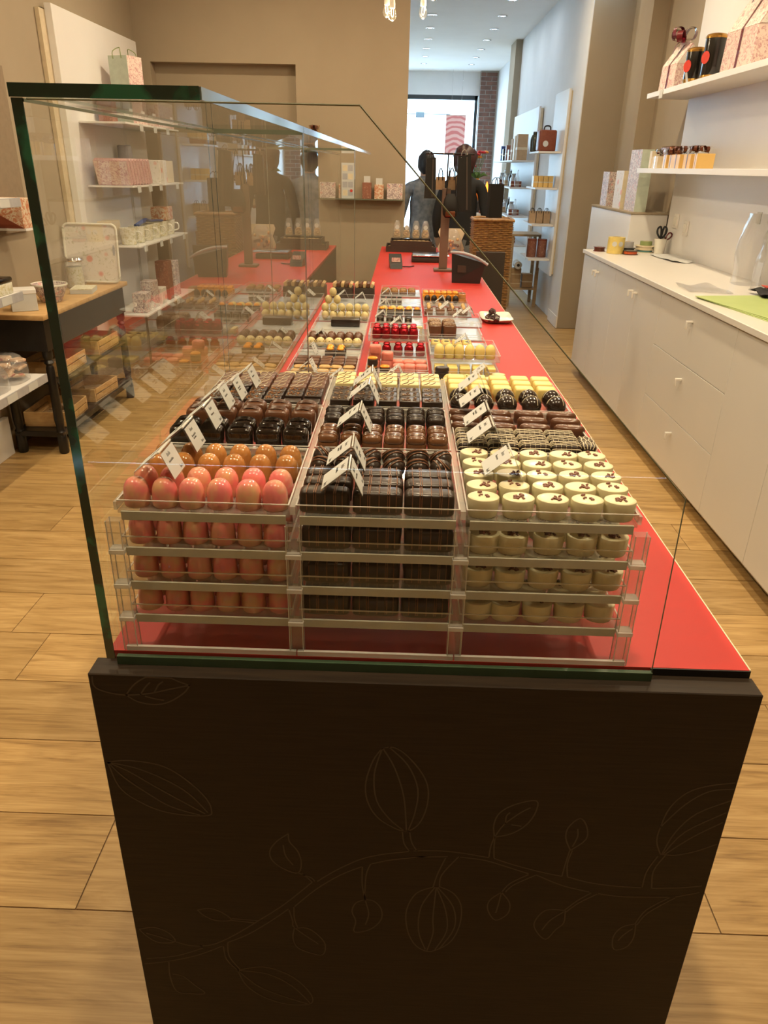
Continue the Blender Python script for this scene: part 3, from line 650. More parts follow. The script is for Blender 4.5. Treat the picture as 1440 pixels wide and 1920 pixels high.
# log with milk strands
t = newp('log', 'log_praline'); obj('chocolate_body', MB().sup(block_prof(0.0295, 0.007), 0.0325, 0.0145, 5.0, 28), 'c_dark', t)
strands(0.0143, 0.0295, (-0.022, -0.0125, -0.010, 0.002, 0.013, 0.0155, 0.024), parent=t)
# ball with swirl
t = newp('ball', 'ball_praline')
mb = MB().ball((0, 0, 0.0155), 0.0165, 16, 10, sc=(1, 1, 0.94)); obj('chocolate_body', mb, 'c_dark', t)
for tilt, off in ((0.5, 0.004), (0.35, -0.004), (0.75, 0.009)):
    rr = math.sqrt(0.0173 ** 2 - off ** 2); P = []
    for i in range(15):
        a = PI * (i / 14); v = Vector((rr * math.cos(a), off, rr * math.sin(a) * 0.96)); v.rotate(Matrix.Rotation(tilt, 3, 'X')); P.append((v.x, v.y, v.z + 0.0155))
    obj('drizzle_line', MB().tube(P, 0.0008, 5), 'c_drizzle_milk', t)
t = newp('ball_white', 'ball_praline')
obj('chocolate_body', MB().ball((0, 0, 0.017), 0.0182, 16, 10, sc=(1, 1, 0.95)), 'c_dark_ball', t)
for tilt, off in ((0.2, 0.006), (-0.3, -0.003)):
    rr = math.sqrt(0.0187 ** 2 - off ** 2); P = []
    for i in range(13):
        a = PI * (0.1 + 0.8 * i / 12); v = Vector((off, rr * math.cos(a), rr * math.sin(a) * 0.96)); v.rotate(Matrix.Rotation(tilt * 3, 3, 'Z')); P.append((v.x, v.y, v.z + 0.017))
    obj('drizzle_line', MB().tube(P, 0.0006, 5), 'c_drizzle_white', t)
# domes in two steps with ridges on top
for kind, m in (('duo_milk', 'c_milk_light'), ('duo_dark', 'c_dark')):
    t = newp(kind, 'ridged_praline')
    obj('chocolate_body', MB().sup([(0.002, 0), (0.0004, 0.002), (0, 0.006), (0, 0.015), (0.001, 0.0185), (0.0035, 0.0195)], 0.0162, 0.0165, 3.6, 24), m, t)
    obj('chocolate_cap', MB().sup([(0.001, 0.0185), (0, 0.0205), (0.0006, 0.0255), (0.003, 0.0295), (0.007, 0.0315), (0.012, 0.032)], 0.0158, 0.0160, 3.2, 24), m, t)
    for yy in (-0.007, -0.001):
        obj('ridge', MB().tube(smoothpath([(-0.0145, yy, 0.027), (-0.010, yy, 0.0312), (0, yy, 0.0325), (0.010, yy, 0.0312), (0.0145, yy, 0.027)], 3), 0.0009, 5), m, t)
# tall loaves
for kind, m in (('loaf_dark', 'c_dark_gloss'), ('loaf_milk', 'c_milk')):
    t = newp(kind, 'loaf_praline')
    obj('chocolate_body', MB().sup([(0.0015, 0), (0, 0.003), (0.0002, 0.026), (0.0015, 0.031), (0.005, 0.0345), (0.010, 0.036), (0.014, 0.0363)], 0.0205, 0.0150, 4.2, 24), m, t)
    for yy in (-0.006, 0.0, 0.006):
        obj('ridge', MB().tube(smoothpath([(-0.0165, yy, 0.0305), (-0.012, yy, 0.0355), (0, yy, 0.0375), (0.012, yy, 0.0355), (0.0165, yy, 0.0305)], 3), 0.0014, 6), m, t)
# flat squares
def square(kind, m_top=None, name='square_praline', body='c_dark', drz=None, w=0.0160, d=0.0135, h=0.0205, seed=1):
    t = newp(kind, name); obj('chocolate_body', MB().sup(block_prof(h, 0.0018), w, d, 9.0, 28), body, t)
    if m_top:
        R = random.Random(seed); mb = MB()
        for _ in range(26):
            x, y = R.uniform(-w * 0.72, w * 0.72), R.uniform(-d * 0.72, d * 0.72); s_ = R.uniform(0.0008, 0.0017)
            q = MB().box(-s_, s_, -s_ * 0.6, s_ * 0.6, -0.0004, s_ * 0.8).xf(Matrix.Translation((x, y, h)) @ Matrix.Rotation(R.uniform(0, 3), 4, 'Z'))
            mb._add(q.v, q.f)
        o = obj('topping_crumbs', mb, m_top, t, smooth=0); o['kind'] = 'stuff'
    if drz:
        for k, x in enumerate((-0.008, 0.003)):
            obj('drizzle_line', MB().tube(smoothpath([(x - 0.006, -d * 0.9, h + 0.0003), (x + 0.004, 0, h + 0.0006), (x + 0.006, d * 0.9, h + 0.0003)], 3), 0.0007, 5), drz, t)
square('sq_sprinkle', 'c_sprinkle', seed=1); square('sq_drizzle', None, drz='c_drizzle_white', body='c_milk'); square('sq_plain', None, h=0.017)
square('sq_flake', 'c_flake', w=0.0185, d=0.0150, h=0.024, seed=4); square('sq_cream', None, w=0.0185, d=0.0135, h=0.026, body='c_cream', drz='c_milk')
# white oval with cocoa nibs
for v_ in range(3):
    t = newp('oval%d' % v_, 'oval_praline')
    obj('chocolate_body', MB().sup([(0.003, 0), (0.0018, 0.002), (0.0008, 0.010), (0.0002, 0.019), (0.0, 0.0235), (0.0006, 0.0255), (0.0020, 0.0263), (0.006, 0.0265)], 0.0208, 0.0170, 2.0, 26), 'c_white', t)
    R = random.Random(40 + v_); ox, oy = R.uniform(-0.006, 0.006), R.uniform(-0.004, 0.004)
    for _ in range(7 + 2 * v_):
        s_ = R.uniform(0.0016, 0.0031); q = MB().rbox(-s_, s_, -s_ * 0.7, s_ * 0.7, -0.0006, s_ * 0.8, s_ * 0.25, 1)
        x, y = ox + R.gauss(0, 0.0055), oy + R.gauss(0, 0.0038)
        if (x / 0.017) ** 2 + (y / 0.0128) ** 2 > 1: x, y = x * 0.4, y * 0.4
        q.xf(Matrix.Translation((x, y, 0.0266)) @ Matrix.Rotation(R.uniform(0, 3), 4, 'Z') @ Matrix.Rotation(R.uniform(-0.4, 0.4), 4, 'X'))
        obj('cocoa_nib', q, 'c_nib', t, smooth=0)
# bars with white stripes
t = newp('striped', 'striped_praline'); obj('chocolate_body', MB().sup(block_prof(0.0235, 0.005), 0.0232, 0.0125, 5.0, 26), 'c_dark', t)
strands(0.0123, 0.0235, (-0.017, -0.009, -0.001, 0.007, 0.015), r=0.00035, m='c_drizzle_white', parent=t, lean=0.002)
for yy, zz, am in ((-0.0132, 0.0185, 0.0), (-0.0085, 0.0238, 0.0012), (-0.003, 0.0242, -0.0012), (0.003, 0.0242, 0.0014), (0.0085, 0.0238, -0.001)):
    obj('drizzle_line', MB().tube(smoothpath([(-0.0236, yy * 0.7, zz - 0.006), (-0.0205, yy, zz - 0.0005), (-0.010, yy + am, zz), (0.0, yy - am, zz + 0.0002), (0.010, yy + am, zz), (0.0205, yy - am, zz - 0.0005), (0.0236, yy * 0.7, zz - 0.006)], 3), 0.0008, 5), 'c_drizzle_white', t)
# milk ovals with a row of crystals
t = newp('milk_oval', 'boat_praline'); obj('chocolate_body', MB().sup([(0.002, 0), (0, 0.003), (0, 0.015), (0.0006, 0.0185), (0.003, 0.0215), (0.007, 0.023)], 0.0258, 0.0118, 1.75, 26), 'c_milk', t)
mb = MB()
for i in range(6): mb.ball((-0.012 + i * 0.0048, -0.002 + 0.002 * (i % 2), 0.0232), 0.0007, 5, 3)
o = obj('sugar_crystals', mb, 'c_drizzle_white', t); o['kind'] = 'stuff'
solid('cube', 'cube_praline', MB().sup(block_prof(0.027, 0.004), 0.0178, 0.0150, 7.0, 26), 'c_yellow')
# pralines of the far trays
solid('almond', 'almond_biscuit', MB().sup([(0.002, 0), (0, 0.002), (0.0015, 0.005), (0.006, 0.008), (0.012, 0.009)], 0.020, 0.0125, 3, 14), 'c_almond')
solid('brown_square', 'square_praline', MB().sup(block_prof(0.018, 0.002), 0.0185, 0.016, 8, 20), 'c_milk')
solid('disc_white', 'disc_praline', MB().sup(block_prof(0.013, 0.004), 0.021, 0.017, 2, 18), 'c_cream')
solid('disc_dark', 'disc_praline', MB().sup(block_prof(0.014, 0.005), 0.022, 0.018, 2, 18), 'c_dark')
t = newp('spotted_egg', 'spotted_egg_praline'); obj('chocolate_body', MB().ball((0, 0, 0.017), 0.0178, 14, 9, sc=(1, 1, 0.98)), 'c_cream', t)
for i in range(7):
    a, b_ = i * 2.4, 0.35 + 0.25 * (i % 3); obj('chocolate_spot', MB().ball((0.0172 * math.cos(a) * math.cos(b_), 0.0172 * math.sin(a) * math.cos(b_), 0.017 + 0.0168 * math.sin(b_)), 0.0022, 6, 4, sc=(1.2, 0.9, 0.7)), 'c_milk', t)
solid('brown_egg', 'egg_praline', MB().ball((0, 0, 0.019), 0.0182, 14, 9, sc=(1, 1, 1.1)), 'c_milk')
solid('cream_egg', 'egg_praline', MB().ball((0, 0, 0.019), 0.0165, 14, 9, sc=(1, 1, 1.16)), 'c_cream')
t = newp('swirl', 'swirl_praline'); obj('chocolate_body', MB().sup(dome_prof(0.026, 0.05, 0.3), 0.026, 0.02, 2.2, 18), 'c_milk', t)
for off in (-0.008, 0.006):
    obj('marbled_swirl', MB().tube(smoothpath([(off - 0.006, -0.0205, 0.016), (off + 0.006, -0.018, 0.031), (off - 0.005, -0.011, 0.0425), (off + 0.004, 0, 0.0485), (off - 0.004, 0.011, 0.043)], 4), 0.0013, 5), 'c_drizzle_white', t)
solid('pink_slab', 'pink_praline', MB().sup(block_prof(0.026, 0.007), 0.020, 0.0175, 3.5, 18), 'c_pink')
t = newp('caramel_dark', 'caramel_praline'); obj('chocolate_body', MB().sup(block_prof(0.02, 0.003), 0.017, 0.016, 3, 16), 'c_dark', t); obj('caramel_top', MB().sup([(0.002, 0.02), (0.001, 0.024), (0.006, 0.027)], 0.017, 0.016, 3, 16), 'c_foil_orange', t)
t = newp('foil', 'foil_praline'); obj('wrapped_body', MB().sup([(0.002, 0), (0, 0.003), (0.0005, 0.028), (0.004, 0.034), (0.006, 0.037), (0.004, 0.041), (0.009, 0.046)], 0.0168, 0.0150, 2.6, 16), 'c_foil', t)
solid('wafer', 'wafer_cube', MB().sup(block_prof(0.022, 0.002), 0.0135, 0.0125, 7, 18), 'c_cream')
t = newp('ribbed', 'ribbed_praline'); obj('chocolate_body', MB().sup(block_prof(0.034, 0.006), 0.0155, 0.0145, 3, 16), 'c_dark', t)
for z in (0.008, 0.014, 0.020, 0.026): obj('pale_rib', MB().tube([(0.0148 * math.cos(a) * 1.04, 0.0140 * math.sin(a) * 1.04, z) for a in [PI + PI * k / 8 for k in range(9)]], 0.0007, 5), 'c_drizzle_white', t)
t = newp('orange_top', 'orange_topped_praline'); obj('chocolate_body', MB().sup(block_prof(0.022, 0.003), 0.0175, 0.016, 5, 16), 'c_dark', t); obj('candied_orange', MB().sup([(0.004, 0.021), (0.003, 0.025), (0.007, 0.031), (0.012, 0.033)], 0.0165, 0.014, 2.2, 12), 'c_foil_orange', t)
solid('lemon', 'lemon_praline', MB().sup(dome_prof(0.017, 0.026, 0.4), 0.017, 0.016, 2, 16), 'c_yellow')
t = newp('banded', 'banded_praline'); obj('chocolate_body', MB().sup(block_prof(0.036, 0.004), 0.0115, 0.0115, 2.2, 14), 'c_dark', t); obj('white_band', MB().sup([(0, 0.018), (0, 0.030)], 0.0118, 0.0118, 2.2, 14), 'paper', t)
t = newp('nut_bar', 'nut_praline'); obj('chocolate_body', MB().sup(block_prof(0.014, 0.002), 0.021, 0.017, 6, 16), 'c_milk', t); obj('nut_topping', MB().sup([(0.001, 0.0135), (0.0005, 0.017), (0.005, 0.025), (0.012, 0.028)], 0.021, 0.0165, 3, 14), 'c_nut', t)
t = newp('speckled', 'speckled_praline'); obj('chocolate_body', MB().sup(dome_prof(0.020, 0.034, 0.5), 0.020, 0.018, 2.1, 18), 'c_yellow', t)
for i in range(9):
    a, b_ = i * 2.4 + 0.3, 0.15 + 0.3 * (i % 4); obj('chocolate_speck', MB().ball((0.0195 * math.cos(a) * math.cos(b_), 0.0175 * math.sin(a) * math.cos(b_), 0.017 + 0.0168 * math.sin(b_)), 0.0023, 6, 4, sc=(1.3, 0.9, 0.7)), 'c_dark', t)
solid('butter_dome', 'butter_praline', MB().sup(dome_prof(0.0165, 0.045, 0.55), 0.0165, 0.019, 2.6, 18), 'c_yellow')
solid('butter_cube', 'butter_praline', MB().sup(block_prof(0.026, 0.002), 0.0165, 0.015, 7, 18), 'c_yellow')
t = newp('two_tone', 'two_tone_praline'); obj('chocolate_body', MB().sup([(0.001, 0), (0, 0.002), (0, 0.018)], 0.0175, 0.0160, 2.6, 16), 'c_dark', t); obj('yellow_half', MB().sup([(0, 0.018), (0, 0.03), (0.004, 0.036), (0.011, 0.038)], 0.0175, 0.0160, 2.6, 16), 'c_yellow', t); obj('dark_dot', MB().sup([(0, 0.0375), (0.001, 0.0395)], 0.009, 0.007, 2, 12), 'c_dark', t)
t = newp('big_block', 'truffle_block'); obj('chocolate_body', MB().sup(block_prof(0.05, 0.006), 0.027, 0.03, 4, 18), 'c_milk', t); obj('flake_topping', MB().sup([(0.002, 0.049), (0.004, 0.054), (0.012, 0.058)], 0.027, 0.03, 3, 14), 'c_flake', t)
t = newp('almond_box', 'almond_praline'); obj('chocolate_body', MB().sup(block_prof(0.024, 0.003), 0.020, 0.022, 5, 16), 'c_milk_light', t)
q = MB().ball((0, 0, 0), 0.012, 10, 7, sc=(0.8, 1.45, 0.7)).xf(Matrix.Translation((0, 0.002, 0.031)) @ Matrix.Rotation(0.35, 4, 'X')); obj('almond_top', q, 'c_almond', t)
solid('dark_egg', 'egg_praline', MB().ball((0, 0, 0.021), 0.0165, 14, 9, sc=(0.95, 0.95, 1.27)), 'c_dark')
t = newp('foil_orange', 'orange_foil_praline'); obj('wrapped_body', MB().sup([(0.002, 0), (0, 0.003), (0, 0.03), (0.004, 0.034), (0.002, 0.042), (0.006, 0.046)], 0.0165, 0.0150, 3, 16), 'c_foil_orange', t)
solid('caramel_cube', 'caramel_cube', MB().sup(block_prof(0.022, 0.002), 0.0175, 0.0165, 7, 18), 'c_caramel_egg')

NTH = ('first', 'second', 'third', 'fourth', 'fifth', 'sixth')
def spot(base, p):
    if len(p) < 5: return base
    i, nx, j, ny = p[4]; w = []
    if ny > 1: w.append('front row' if j == 0 else ('back row' if j == ny - 1 else NTH[j] + ' row'))
    if nx > 1: w.append('leftmost' if i == 0 else ('rightmost' if i == nx - 1 else NTH[i] + ' from left'))
    return base + ', ' + ', '.join(w)
def place(kind, pts, base, group, jit=0.0012, rz=0.06):
    ent = PROTO[kind]
    for p in pts:
        loc = (p[0] + rnd.uniform(-jit, jit), p[1] + rnd.uniform(-jit, jit), p[2]); a = rnd.uniform(-rz, rz) + (p[3] if len(p) > 3 else 0)
        label = spot(base, p)
        if not ent[1]:
            o = ent[0]; ent[1] = True; o.location = loc; o.rotation_euler = (0, 0, a); tag(o, label, None, group)
        else:
            dup(ent[0], loc, a, label, group)
LAY = ('bottom', 'second', 'third', 'top', 'fifth')
def each(kind, items, group, jit=0.0012, rz=0.06):
    for q, l in items: place(kind, [q], l, group, jit, rz)
def grid(x0, x1, nx, y0, y1, ny, z, skip=()):
    return [(x0 + (x1 - x0) * (i / (nx - 1) if nx > 1 else 0.5), y0 + (y1 - y0) * (j / (ny - 1) if ny > 1 else 0.5), z, 0, (i, nx, j, ny)) for j in range(ny) for i in range(nx) if (i, j) not in skip]
Z0 = TZ[0] + 0.0006
place('pink_egg', grid(-0.3385, -0.157, 6, 0.8715, 0.910, 2, Z0), 'glossy pink egg in the top tray', 'pink eggs in the top tray', rz=3)
place('caramel_egg', grid(-0.3385, -0.157, 6, 0.962, 1.003, 2, Z0), 'orange-brown egg behind the pink eggs', 'orange-brown eggs behind the pink ones', rz=3)
place('loaf_dark', grid(-0.337, -0.160, 5, 1.091, 1.126, 2, Z0), 'tall glossy dark ridged loaf', 'glossy dark loaves')
place('loaf_milk', grid(-0.337, -0.160, 5, 1.186, 1.226, 2, Z0), 'tall milk chocolate ridged loaf', 'milk chocolate loaves')
place('sq_sprinkle', grid(-0.338, -0.160, 6, 1.300, 1.356, 3, Z0, ((4, 0), (5, 0))), 'flat dark square with orange crumbs', 'orange-sprinkled squares', 0.0006, 0.02)
each('sq_plain', [((-0.1956, 1.300, Z0), 'plain dark square before the sprinkled squares, left of two'), ((-0.160, 1.300, Z0), 'plain dark square before the sprinkled squares, right of two')], 'plain dark squares', 0.0005, 0.02)
place('sq_drizzle', grid(-0.338, -0.160, 6, 1.386, 1.470, 4, Z0), 'flat brown square with pale drizzle', 'drizzled brown squares', 0.0006, 0.02)
place('log', grid(-0.092, 0.044, 3, 0.8715, 0.937, 3, Z0), 'dark log with orange-brown strands, top tray', 'dark logs in the top tray', rz=0.03)
place('ball', grid(-0.108, 0.063, 6, 0.980, 1.018, 2, Z0), 'round dark praline with milk swirl', 'swirled dark balls', rz=1.2)
place('duo_milk', grid(-0.109, 0.063, 6, 1.086, 1.122, 2, Z0), 'light milk chocolate dome, ridged cap', 'ridged milk domes')
place('duo_dark', grid(-0.109, 0.063, 6, 1.182, 1.220, 2, Z0), 'dark ridged dome behind milk domes', 'ridged dark domes')
place('sq_flake', grid(-0.107, 0.061, 5, 1.300, 1.364, 3, Z0), 'dark square covered with pale flakes', 'flaked dark squares', 0.0006, 0.02)
place('sq_cream', grid(-0.107, 0.061, 5, 1.404, 1.466, 3, Z0), 'cream slab behind the flaked squares', 'cream slabs', 0.0006, 0.02)
for v_ in range(3):
    g_ = [p for i, p in enumerate(grid(0.1135, 0.2885, 5, 0.868, 1.030, 5, Z0)) if i % 3 == v_]
    place('oval%d' % v_, g_, 'white oval with cocoa nibs, top tray', 'white ovals in the top tray', 0.0015)
place('striped', grid(0.1155, 0.2605, 4, 1.084, 1.138, 3, Z0), 'dark bar with white stripes', 'white-striped bars', 0.0008, 0.03)
place('striped', [(0.2960, 1.100, Z0, 1.50)], 'single striped dark bar turned sideways at the right end of its tray', 'white-striped bars')
place('milk_oval', [(a_, b_, c_, -0.12, e_) for a_, b_, c_, d_, e_ in grid(0.114, 0.286, 4, 1.178, 1.250, 3, Z0)], 'milk chocolate boat with sugar crystals', 'milk boats with crystals', 0.0008, 0.05)
place('ball_white', grid(0.111, 0.286, 5, 1.304, 1.346, 2, Z0), 'round glossy dark praline with thin white lines', 'dark balls with white lines', rz=0.5)
place('cube', grid(0.113, 0.283, 5, 1.392, 1.466, 3, Z0), 'pale yellow cube on the near rack', 'yellow cubes', 0.0008, 0.03)
for k in (1, 2, 3):
    z = TZ[k] + 0.0006; n = TIERN[k]
    place('pink_egg', grid(-0.338, -0.158, 6, 0.8715, 0.910, 2, z), 'pink egg, %s tier of left column' % n, 'pink eggs in the %s tier' % n, rz=3)
    place('log', grid(-0.092, 0.044, 3, 0.8715, 0.905, 2, z), 'dark log, %s tier of middle column' % n, 'dark logs in the %s tier' % n, rz=0.03)
    place('oval%d' % (k % 3), grid(0.1145, 0.2865, 5, 0.870, 0.912, 2, z), 'white oval, %s tier of right column' % n, 'white ovals in the %s tier' % n, 0.003)

# ---- far trays standing directly on the red top
FZ = 0.949
def ftray(x0, x1, y0, y1, z, label, fm='acrylic', lip=0.02):
    t = make_tray(x1 - x0, y1 - y0, label, None, fm, lip); t.location = ((x0 + x1) / 2, (y0 + y1) / 2, z); t['group'] = 'acrylic praline trays'
    return t
def riser(x0, x1, y0, y1, z):
    pass
def FT(x0, x1, y0, y1, label, fm='silver_tray', z=None):
    t = ftray(x0, x1, y0, y1, z or (CT + 0.0045), label, fm); return (z or (CT + 0.0045)) + 0.0006
A0, A1 = -0.362, -0.140; B0, B1 = -0.112, 0.092; C0, C1 = 0.104, 0.320
# left column
z = FT(A0, A1, 2.06, 2.29, 'tray with stacked cream and dark discs behind the left glass')
for k in range(3): each('disc_white', [((-0.338, 2.20, z + k * 0.0135), 'cream disc behind the left glass, left stack, %s one' % LAY[k]), ((-0.288, 2.205, z + k * 0.0135), 'cream disc behind the left glass, right stack, %s one' % LAY[k])], 'cream discs', 0.002)
for k in range(2): each('disc_dark', [((-0.335, 2.13, z + k * 0.0145), 'dark disc before the cream discs, left stack, %s one' % ('lower', 'upper')[k]), ((-0.285, 2.13, z + k * 0.0145), 'dark disc before the cream discs, right stack, %s one' % ('lower', 'upper')[k])], 'dark discs', 0.002)
z = FT(A0, A1, 2.31, 2.55, 'tray with almond biscuits and brown squares')
for k in range(2): place('almond', grid(-0.332, -0.168, 5, 2.335, 2.39, 2, z + k * 0.010), 'golden almond biscuit, %s layer' % ('lower', 'upper')[k], 'almond biscuits', 0.003, 0.25)
place('brown_square', grid(-0.335, -0.165, 5, 2.43, 2.51, 3, z), 'reddish-brown square praline behind the almond biscuits', 'reddish-brown squares', 0.0008, 0.03)
z = FT(A0, A1, 2.565, 2.70, 'half-empty tray with four small orange-topped squares')
place('orange_top', grid(-0.25, -0.212, 2, 2.60, 2.635, 2, z), 'small orange-topped dark square, half-empty left tray', 'orange-topped squares, left')
z = FT(A0, A1, 2.715, 2.95, 'tray with spotted cream eggs and brown eggs')
place('spotted_egg', grid(-0.335, -0.162, 6, 2.745, 2.745, 1, z), 'cream egg praline with brown spots in the left column', 'spotted cream eggs', rz=3)
place('brown_egg', grid(-0.335, -0.162, 6, 2.80, 2.84, 2, z), 'brown egg praline behind the spotted cream eggs', 'brown eggs', rz=3)
FT(A0, A1, 2.965, 3.225, 'clear tray with a single dark slab, left column')
FT(A0, A1, 3.525, 3.86, 'empty silver tray before the brown boxes')
z = FT(A0, A1, 3.25, 3.50, 'tray heaped with cream-coloured eggs')
place('cream_egg', grid(-0.335, -0.160, 6, 3.275, 3.315, 2, z), 'cream egg praline in the heap, bottom layer', 'heaped cream eggs', rz=3)
place('cream_egg', grid(-0.335, -0.160, 6, 3.297, 3.297, 1, z + 0.030), 'cream egg praline in the heap, second layer', 'heaped cream eggs', rz=3)
each('cream_egg', [((-0.322, 3.31, z + 0.062), 'cream egg in the third layer of the heap, left one'), ((-0.285, 3.31, z + 0.062), 'cream egg in the third layer of the heap, right one'), ((-0.303, 3.31, z + 0.094), 'cream egg at the very top of the heap')], 'cream eggs topping the heap', rz=3)
o = obj('dark_tablet', MB().rbox(-0.06, 0.06, -0.03, 0.03, 0, 0.03, 0.004, 2), 'c_dark', loc=(-0.235, 3.15, CT + 0.0055)); tag(o, 'dark chocolate slab lying before the heaped cream eggs', 'chocolate')
for k, (x0, x1) in enumerate(((-0.360, -0.255), (-0.245, -0.145))):
    t = thing('gift_tray', ['brown box of wrapped bars at the far end, left one', 'brown box of wrapped bars at the far end, beside the red gap'][k], 'box', ((x0 + x1) / 2, 3.95, CT), group='brown boxes of wrapped bars')
    w = (x1 - x0) / 2
    obj('box_body', MB().box(-w, w, -0.06, 0.06, 0.0003, 0.05), 'dark_brown', t, smooth=0)
    for j in range(5):
        q = MB().rbox(-0.008, 0.008, -0.045, 0.045, 0, 0.022, 0.002, 1).xf(Matrix.Translation((-w + 0.015 + j * (2 * w - 0.03) / 4, 0, 0.0505)) @ Matrix.Rotation(0.2 * (j - 2), 4, 'Y')); obj('wrapped_bar', q, 'c_milk' if j % 2 else 'cookie', t)
# middle column
z = FT(B0, B1, 2.08, 2.32, 'nearly empty silver tray with two marbled pralines')
each('swirl', [((-0.084, 2.19, z), 'large marbled praline in the silver tray, left one'), ((-0.026, 2.21, z), 'large marbled praline in the silver tray, right one')], 'marbled pralines', rz=0.2)
z = FT(B0, B1, 2.345, 2.60, 'tray with pink pralines and caramel rounds')
each('caramel_dark', [((-0.090, 2.375, z), 'caramel-topped round before the pink pralines, bottom left'), ((-0.050, 2.375, z), 'caramel-topped round before the pink pralines, right one'), ((-0.090, 2.375, z + 0.0275), 'caramel-topped round before the pink pralines, stacked on top')], 'caramel rounds')
place('pink_slab', grid(-0.005, 0.07, 3, 2.40, 2.40, 1, z), 'soft pink praline in the front line', 'pink pralines', 0.002, 0.3)
place('pink_slab', grid(-0.085, 0.07, 5, 2.46, 2.46, 1, z), 'soft pink praline in the back line', 'pink pralines', 0.002, 0.3)
each('pink_slab', [((-0.085, 2.46, z + 0.0265), 'soft pink praline in the middle of the left stack'), ((-0.085, 2.44, z + 0.053), 'soft pink praline topping the left stack'), ((-0.042, 2.46, z + 0.0265), 'soft pink praline lying on the second of the back line')], 'pink pralines', 0.002, 0.3)
z = FT(B0, B1, 2.615, 2.84, 'lower tray of red foil pralines')
place('foil', grid(-0.09, 0.07, 5, 2.64, 2.64, 1, z), 'red foil praline standing in the lower foil tray', 'red foil pralines below')
z = FT(B0 - 0.005, B1 + 0.01, 2.635, 2.86, 'raised clear tray of red foil pralines', 'acrylic', CT + 0.056)
place('foil', grid(-0.088, 0.045, 5, 2.675, 2.715, 2, z), 'shiny red foil praline in the raised tray', 'red foil pralines above')
z = FT(B0, B1, 2.90, 3.12, 'tray with cream wafer cubes')
place('wafer', grid(-0.09, 0.07, 6, 2.93, 2.96, 2, z), 'small cream wafer cube', 'cream wafer cubes', 0.0015, 0.15)
each('wafer', [((0.04, 2.945, z + 0.0225), 'cream wafer cube on top of the others, left one'), ((0.068, 2.945, z + 0.0225), 'cream wafer cube on top of the others, right one')], 'cream wafer cubes', 0.0015, 0.15)
z = FT(B0, B1, 3.15, 3.38, 'tray with dark ribbed pralines')
place('ribbed', grid(-0.09, 0.03, 4, 3.19, 3.23, 2, z), 'dark praline with pale ribs behind the wafer cubes', 'ribbed dark pralines')
z = FT(B0, B1, 3.41, 3.62, 'tray with orange-topped dark squares, middle column')
place('orange_top', grid(-0.09, 0.07, 5, 3.45, 3.45, 1, z), 'dark square with candied orange in the far middle column', 'candied orange squares')
place('lemon', grid(-0.085, 0.035, 4, 3.525, 3.525, 1, z), 'pale yellow dome behind the candied orange squares', 'lemon domes', 0.004)
z = FT(B0, B1, 3.66, 3.90, 'silver tray with white-banded dark pralines')
place('banded', grid(-0.092, -0.012, 4, 3.72, 3.72, 1, z), 'slim dark praline with a white band', 'white-banded pralines')
z = FT(B0, B1, 3.95, 4.20, 'tray with golden nut pralines at the far end')
place('nut_bar', grid(-0.088, 0.05, 4, 4.02, 4.08, 2, z), 'golden nut-topped praline at the far end of the trays', 'nut pralines')
# right column
z = FT(C0, C1, 2.06, 2.30, 'tray with speckled yellow domes and pale discs')
place('speckled', grid(0.135, 0.225, 3, 2.135, 2.135, 1, z + 0.02), 'yellow dome with dark specks in the front line', 'speckled yellow domes', rz=3)
place('speckled', grid(0.150, 0.200, 2, 2.180, 2.180, 1, z + 0.02), 'yellow dome with dark specks in the back line', 'speckled yellow domes', rz=3)
for k in range(4): each('disc_white', [((0.272, 2.15, z + k * 0.0135), 'pale yellow disc at the right tray edge, near stack, %s one' % LAY[k]), ((0.300, 2.195, z + k * 0.0135), 'pale yellow disc at the right tray edge, far stack, %s one' % LAY[k])], 'pale disc stacks', 0.003)
for k in range(4): each('disc_dark', [((0.130, 2.25, z + k * 0.0145), 'dark disc behind the speckled domes, %s of its tall stack' % LAY[k])], 'dark disc stack', 0.001)
o = obj('praline_step', MB().box(-0.07, 0.07, -0.045, 0.045, 0, 0.0195), 'acrylic', loc=(0.178, 2.155, z), smooth=0); tag(o, 'low clear step under the speckled yellow domes', 'display step')
z = FT(C0, C1, 2.34, 2.60, 'lower tray of butter-yellow cubes')
place('butter_cube', grid(0.130, 0.294, 5, 2.375, 2.41, 2, z), 'butter-yellow cube in the lower tray of the right column', 'butter cubes', 0.0008, 0.03)
z = FT(C0 - 0.006, C1 + 0.008, 2.40, 2.64, 'raised clear tray of butter-yellow domes', 'acrylic', CT + 0.045)
place('butter_dome', grid(0.128, 0.298, 6, 2.45, 2.45, 1, z), 'tall butter-yellow dome in the raised tray', 'butter domes')
z = FT(C0, C1, 2.665, 2.88, 'silver tray with yellow and dark two-tone pralines')
place('two_tone', grid(0.130, 0.245, 4, 2.71, 2.755, 2, z), 'two-tone praline, dark below and yellow above', 'two-tone pralines')
z = FT(C0, C1, 2.92, 3.16, 'silver tray with two large truffle blocks')
place('big_block', grid(0.135, 0.192, 2, 2.97, 3.04, 2, z), 'large brown truffle block with flakes', 'truffle blocks')
FT(C0 + 0.01, C1 + 0.025, 3.19, 3.40, 'empty silver tray beside the white plate')
z = FT(C0, C1, 3.43, 3.66, 'tray with almond-topped milk pralines')
place('almond_box', grid(0.125, 0.285, 4, 3.47, 3.53, 2, z), 'milk praline carrying a whole pale almond', 'almond-topped pralines')
z = FT(C0, C1, 3.70, 4.10, 'tray with dark eggs and orange foil pralines')
place('dark_egg', grid(0.125, 0.265, 5, 3.76, 3.76, 1, z), 'dark egg praline before the orange foil ones', 'far dark eggs')
place('foil_orange', grid(0.120, 0.270, 6, 3.84, 3.88, 2, z), 'bright orange foil praline at the far end', 'orange foil pralines')
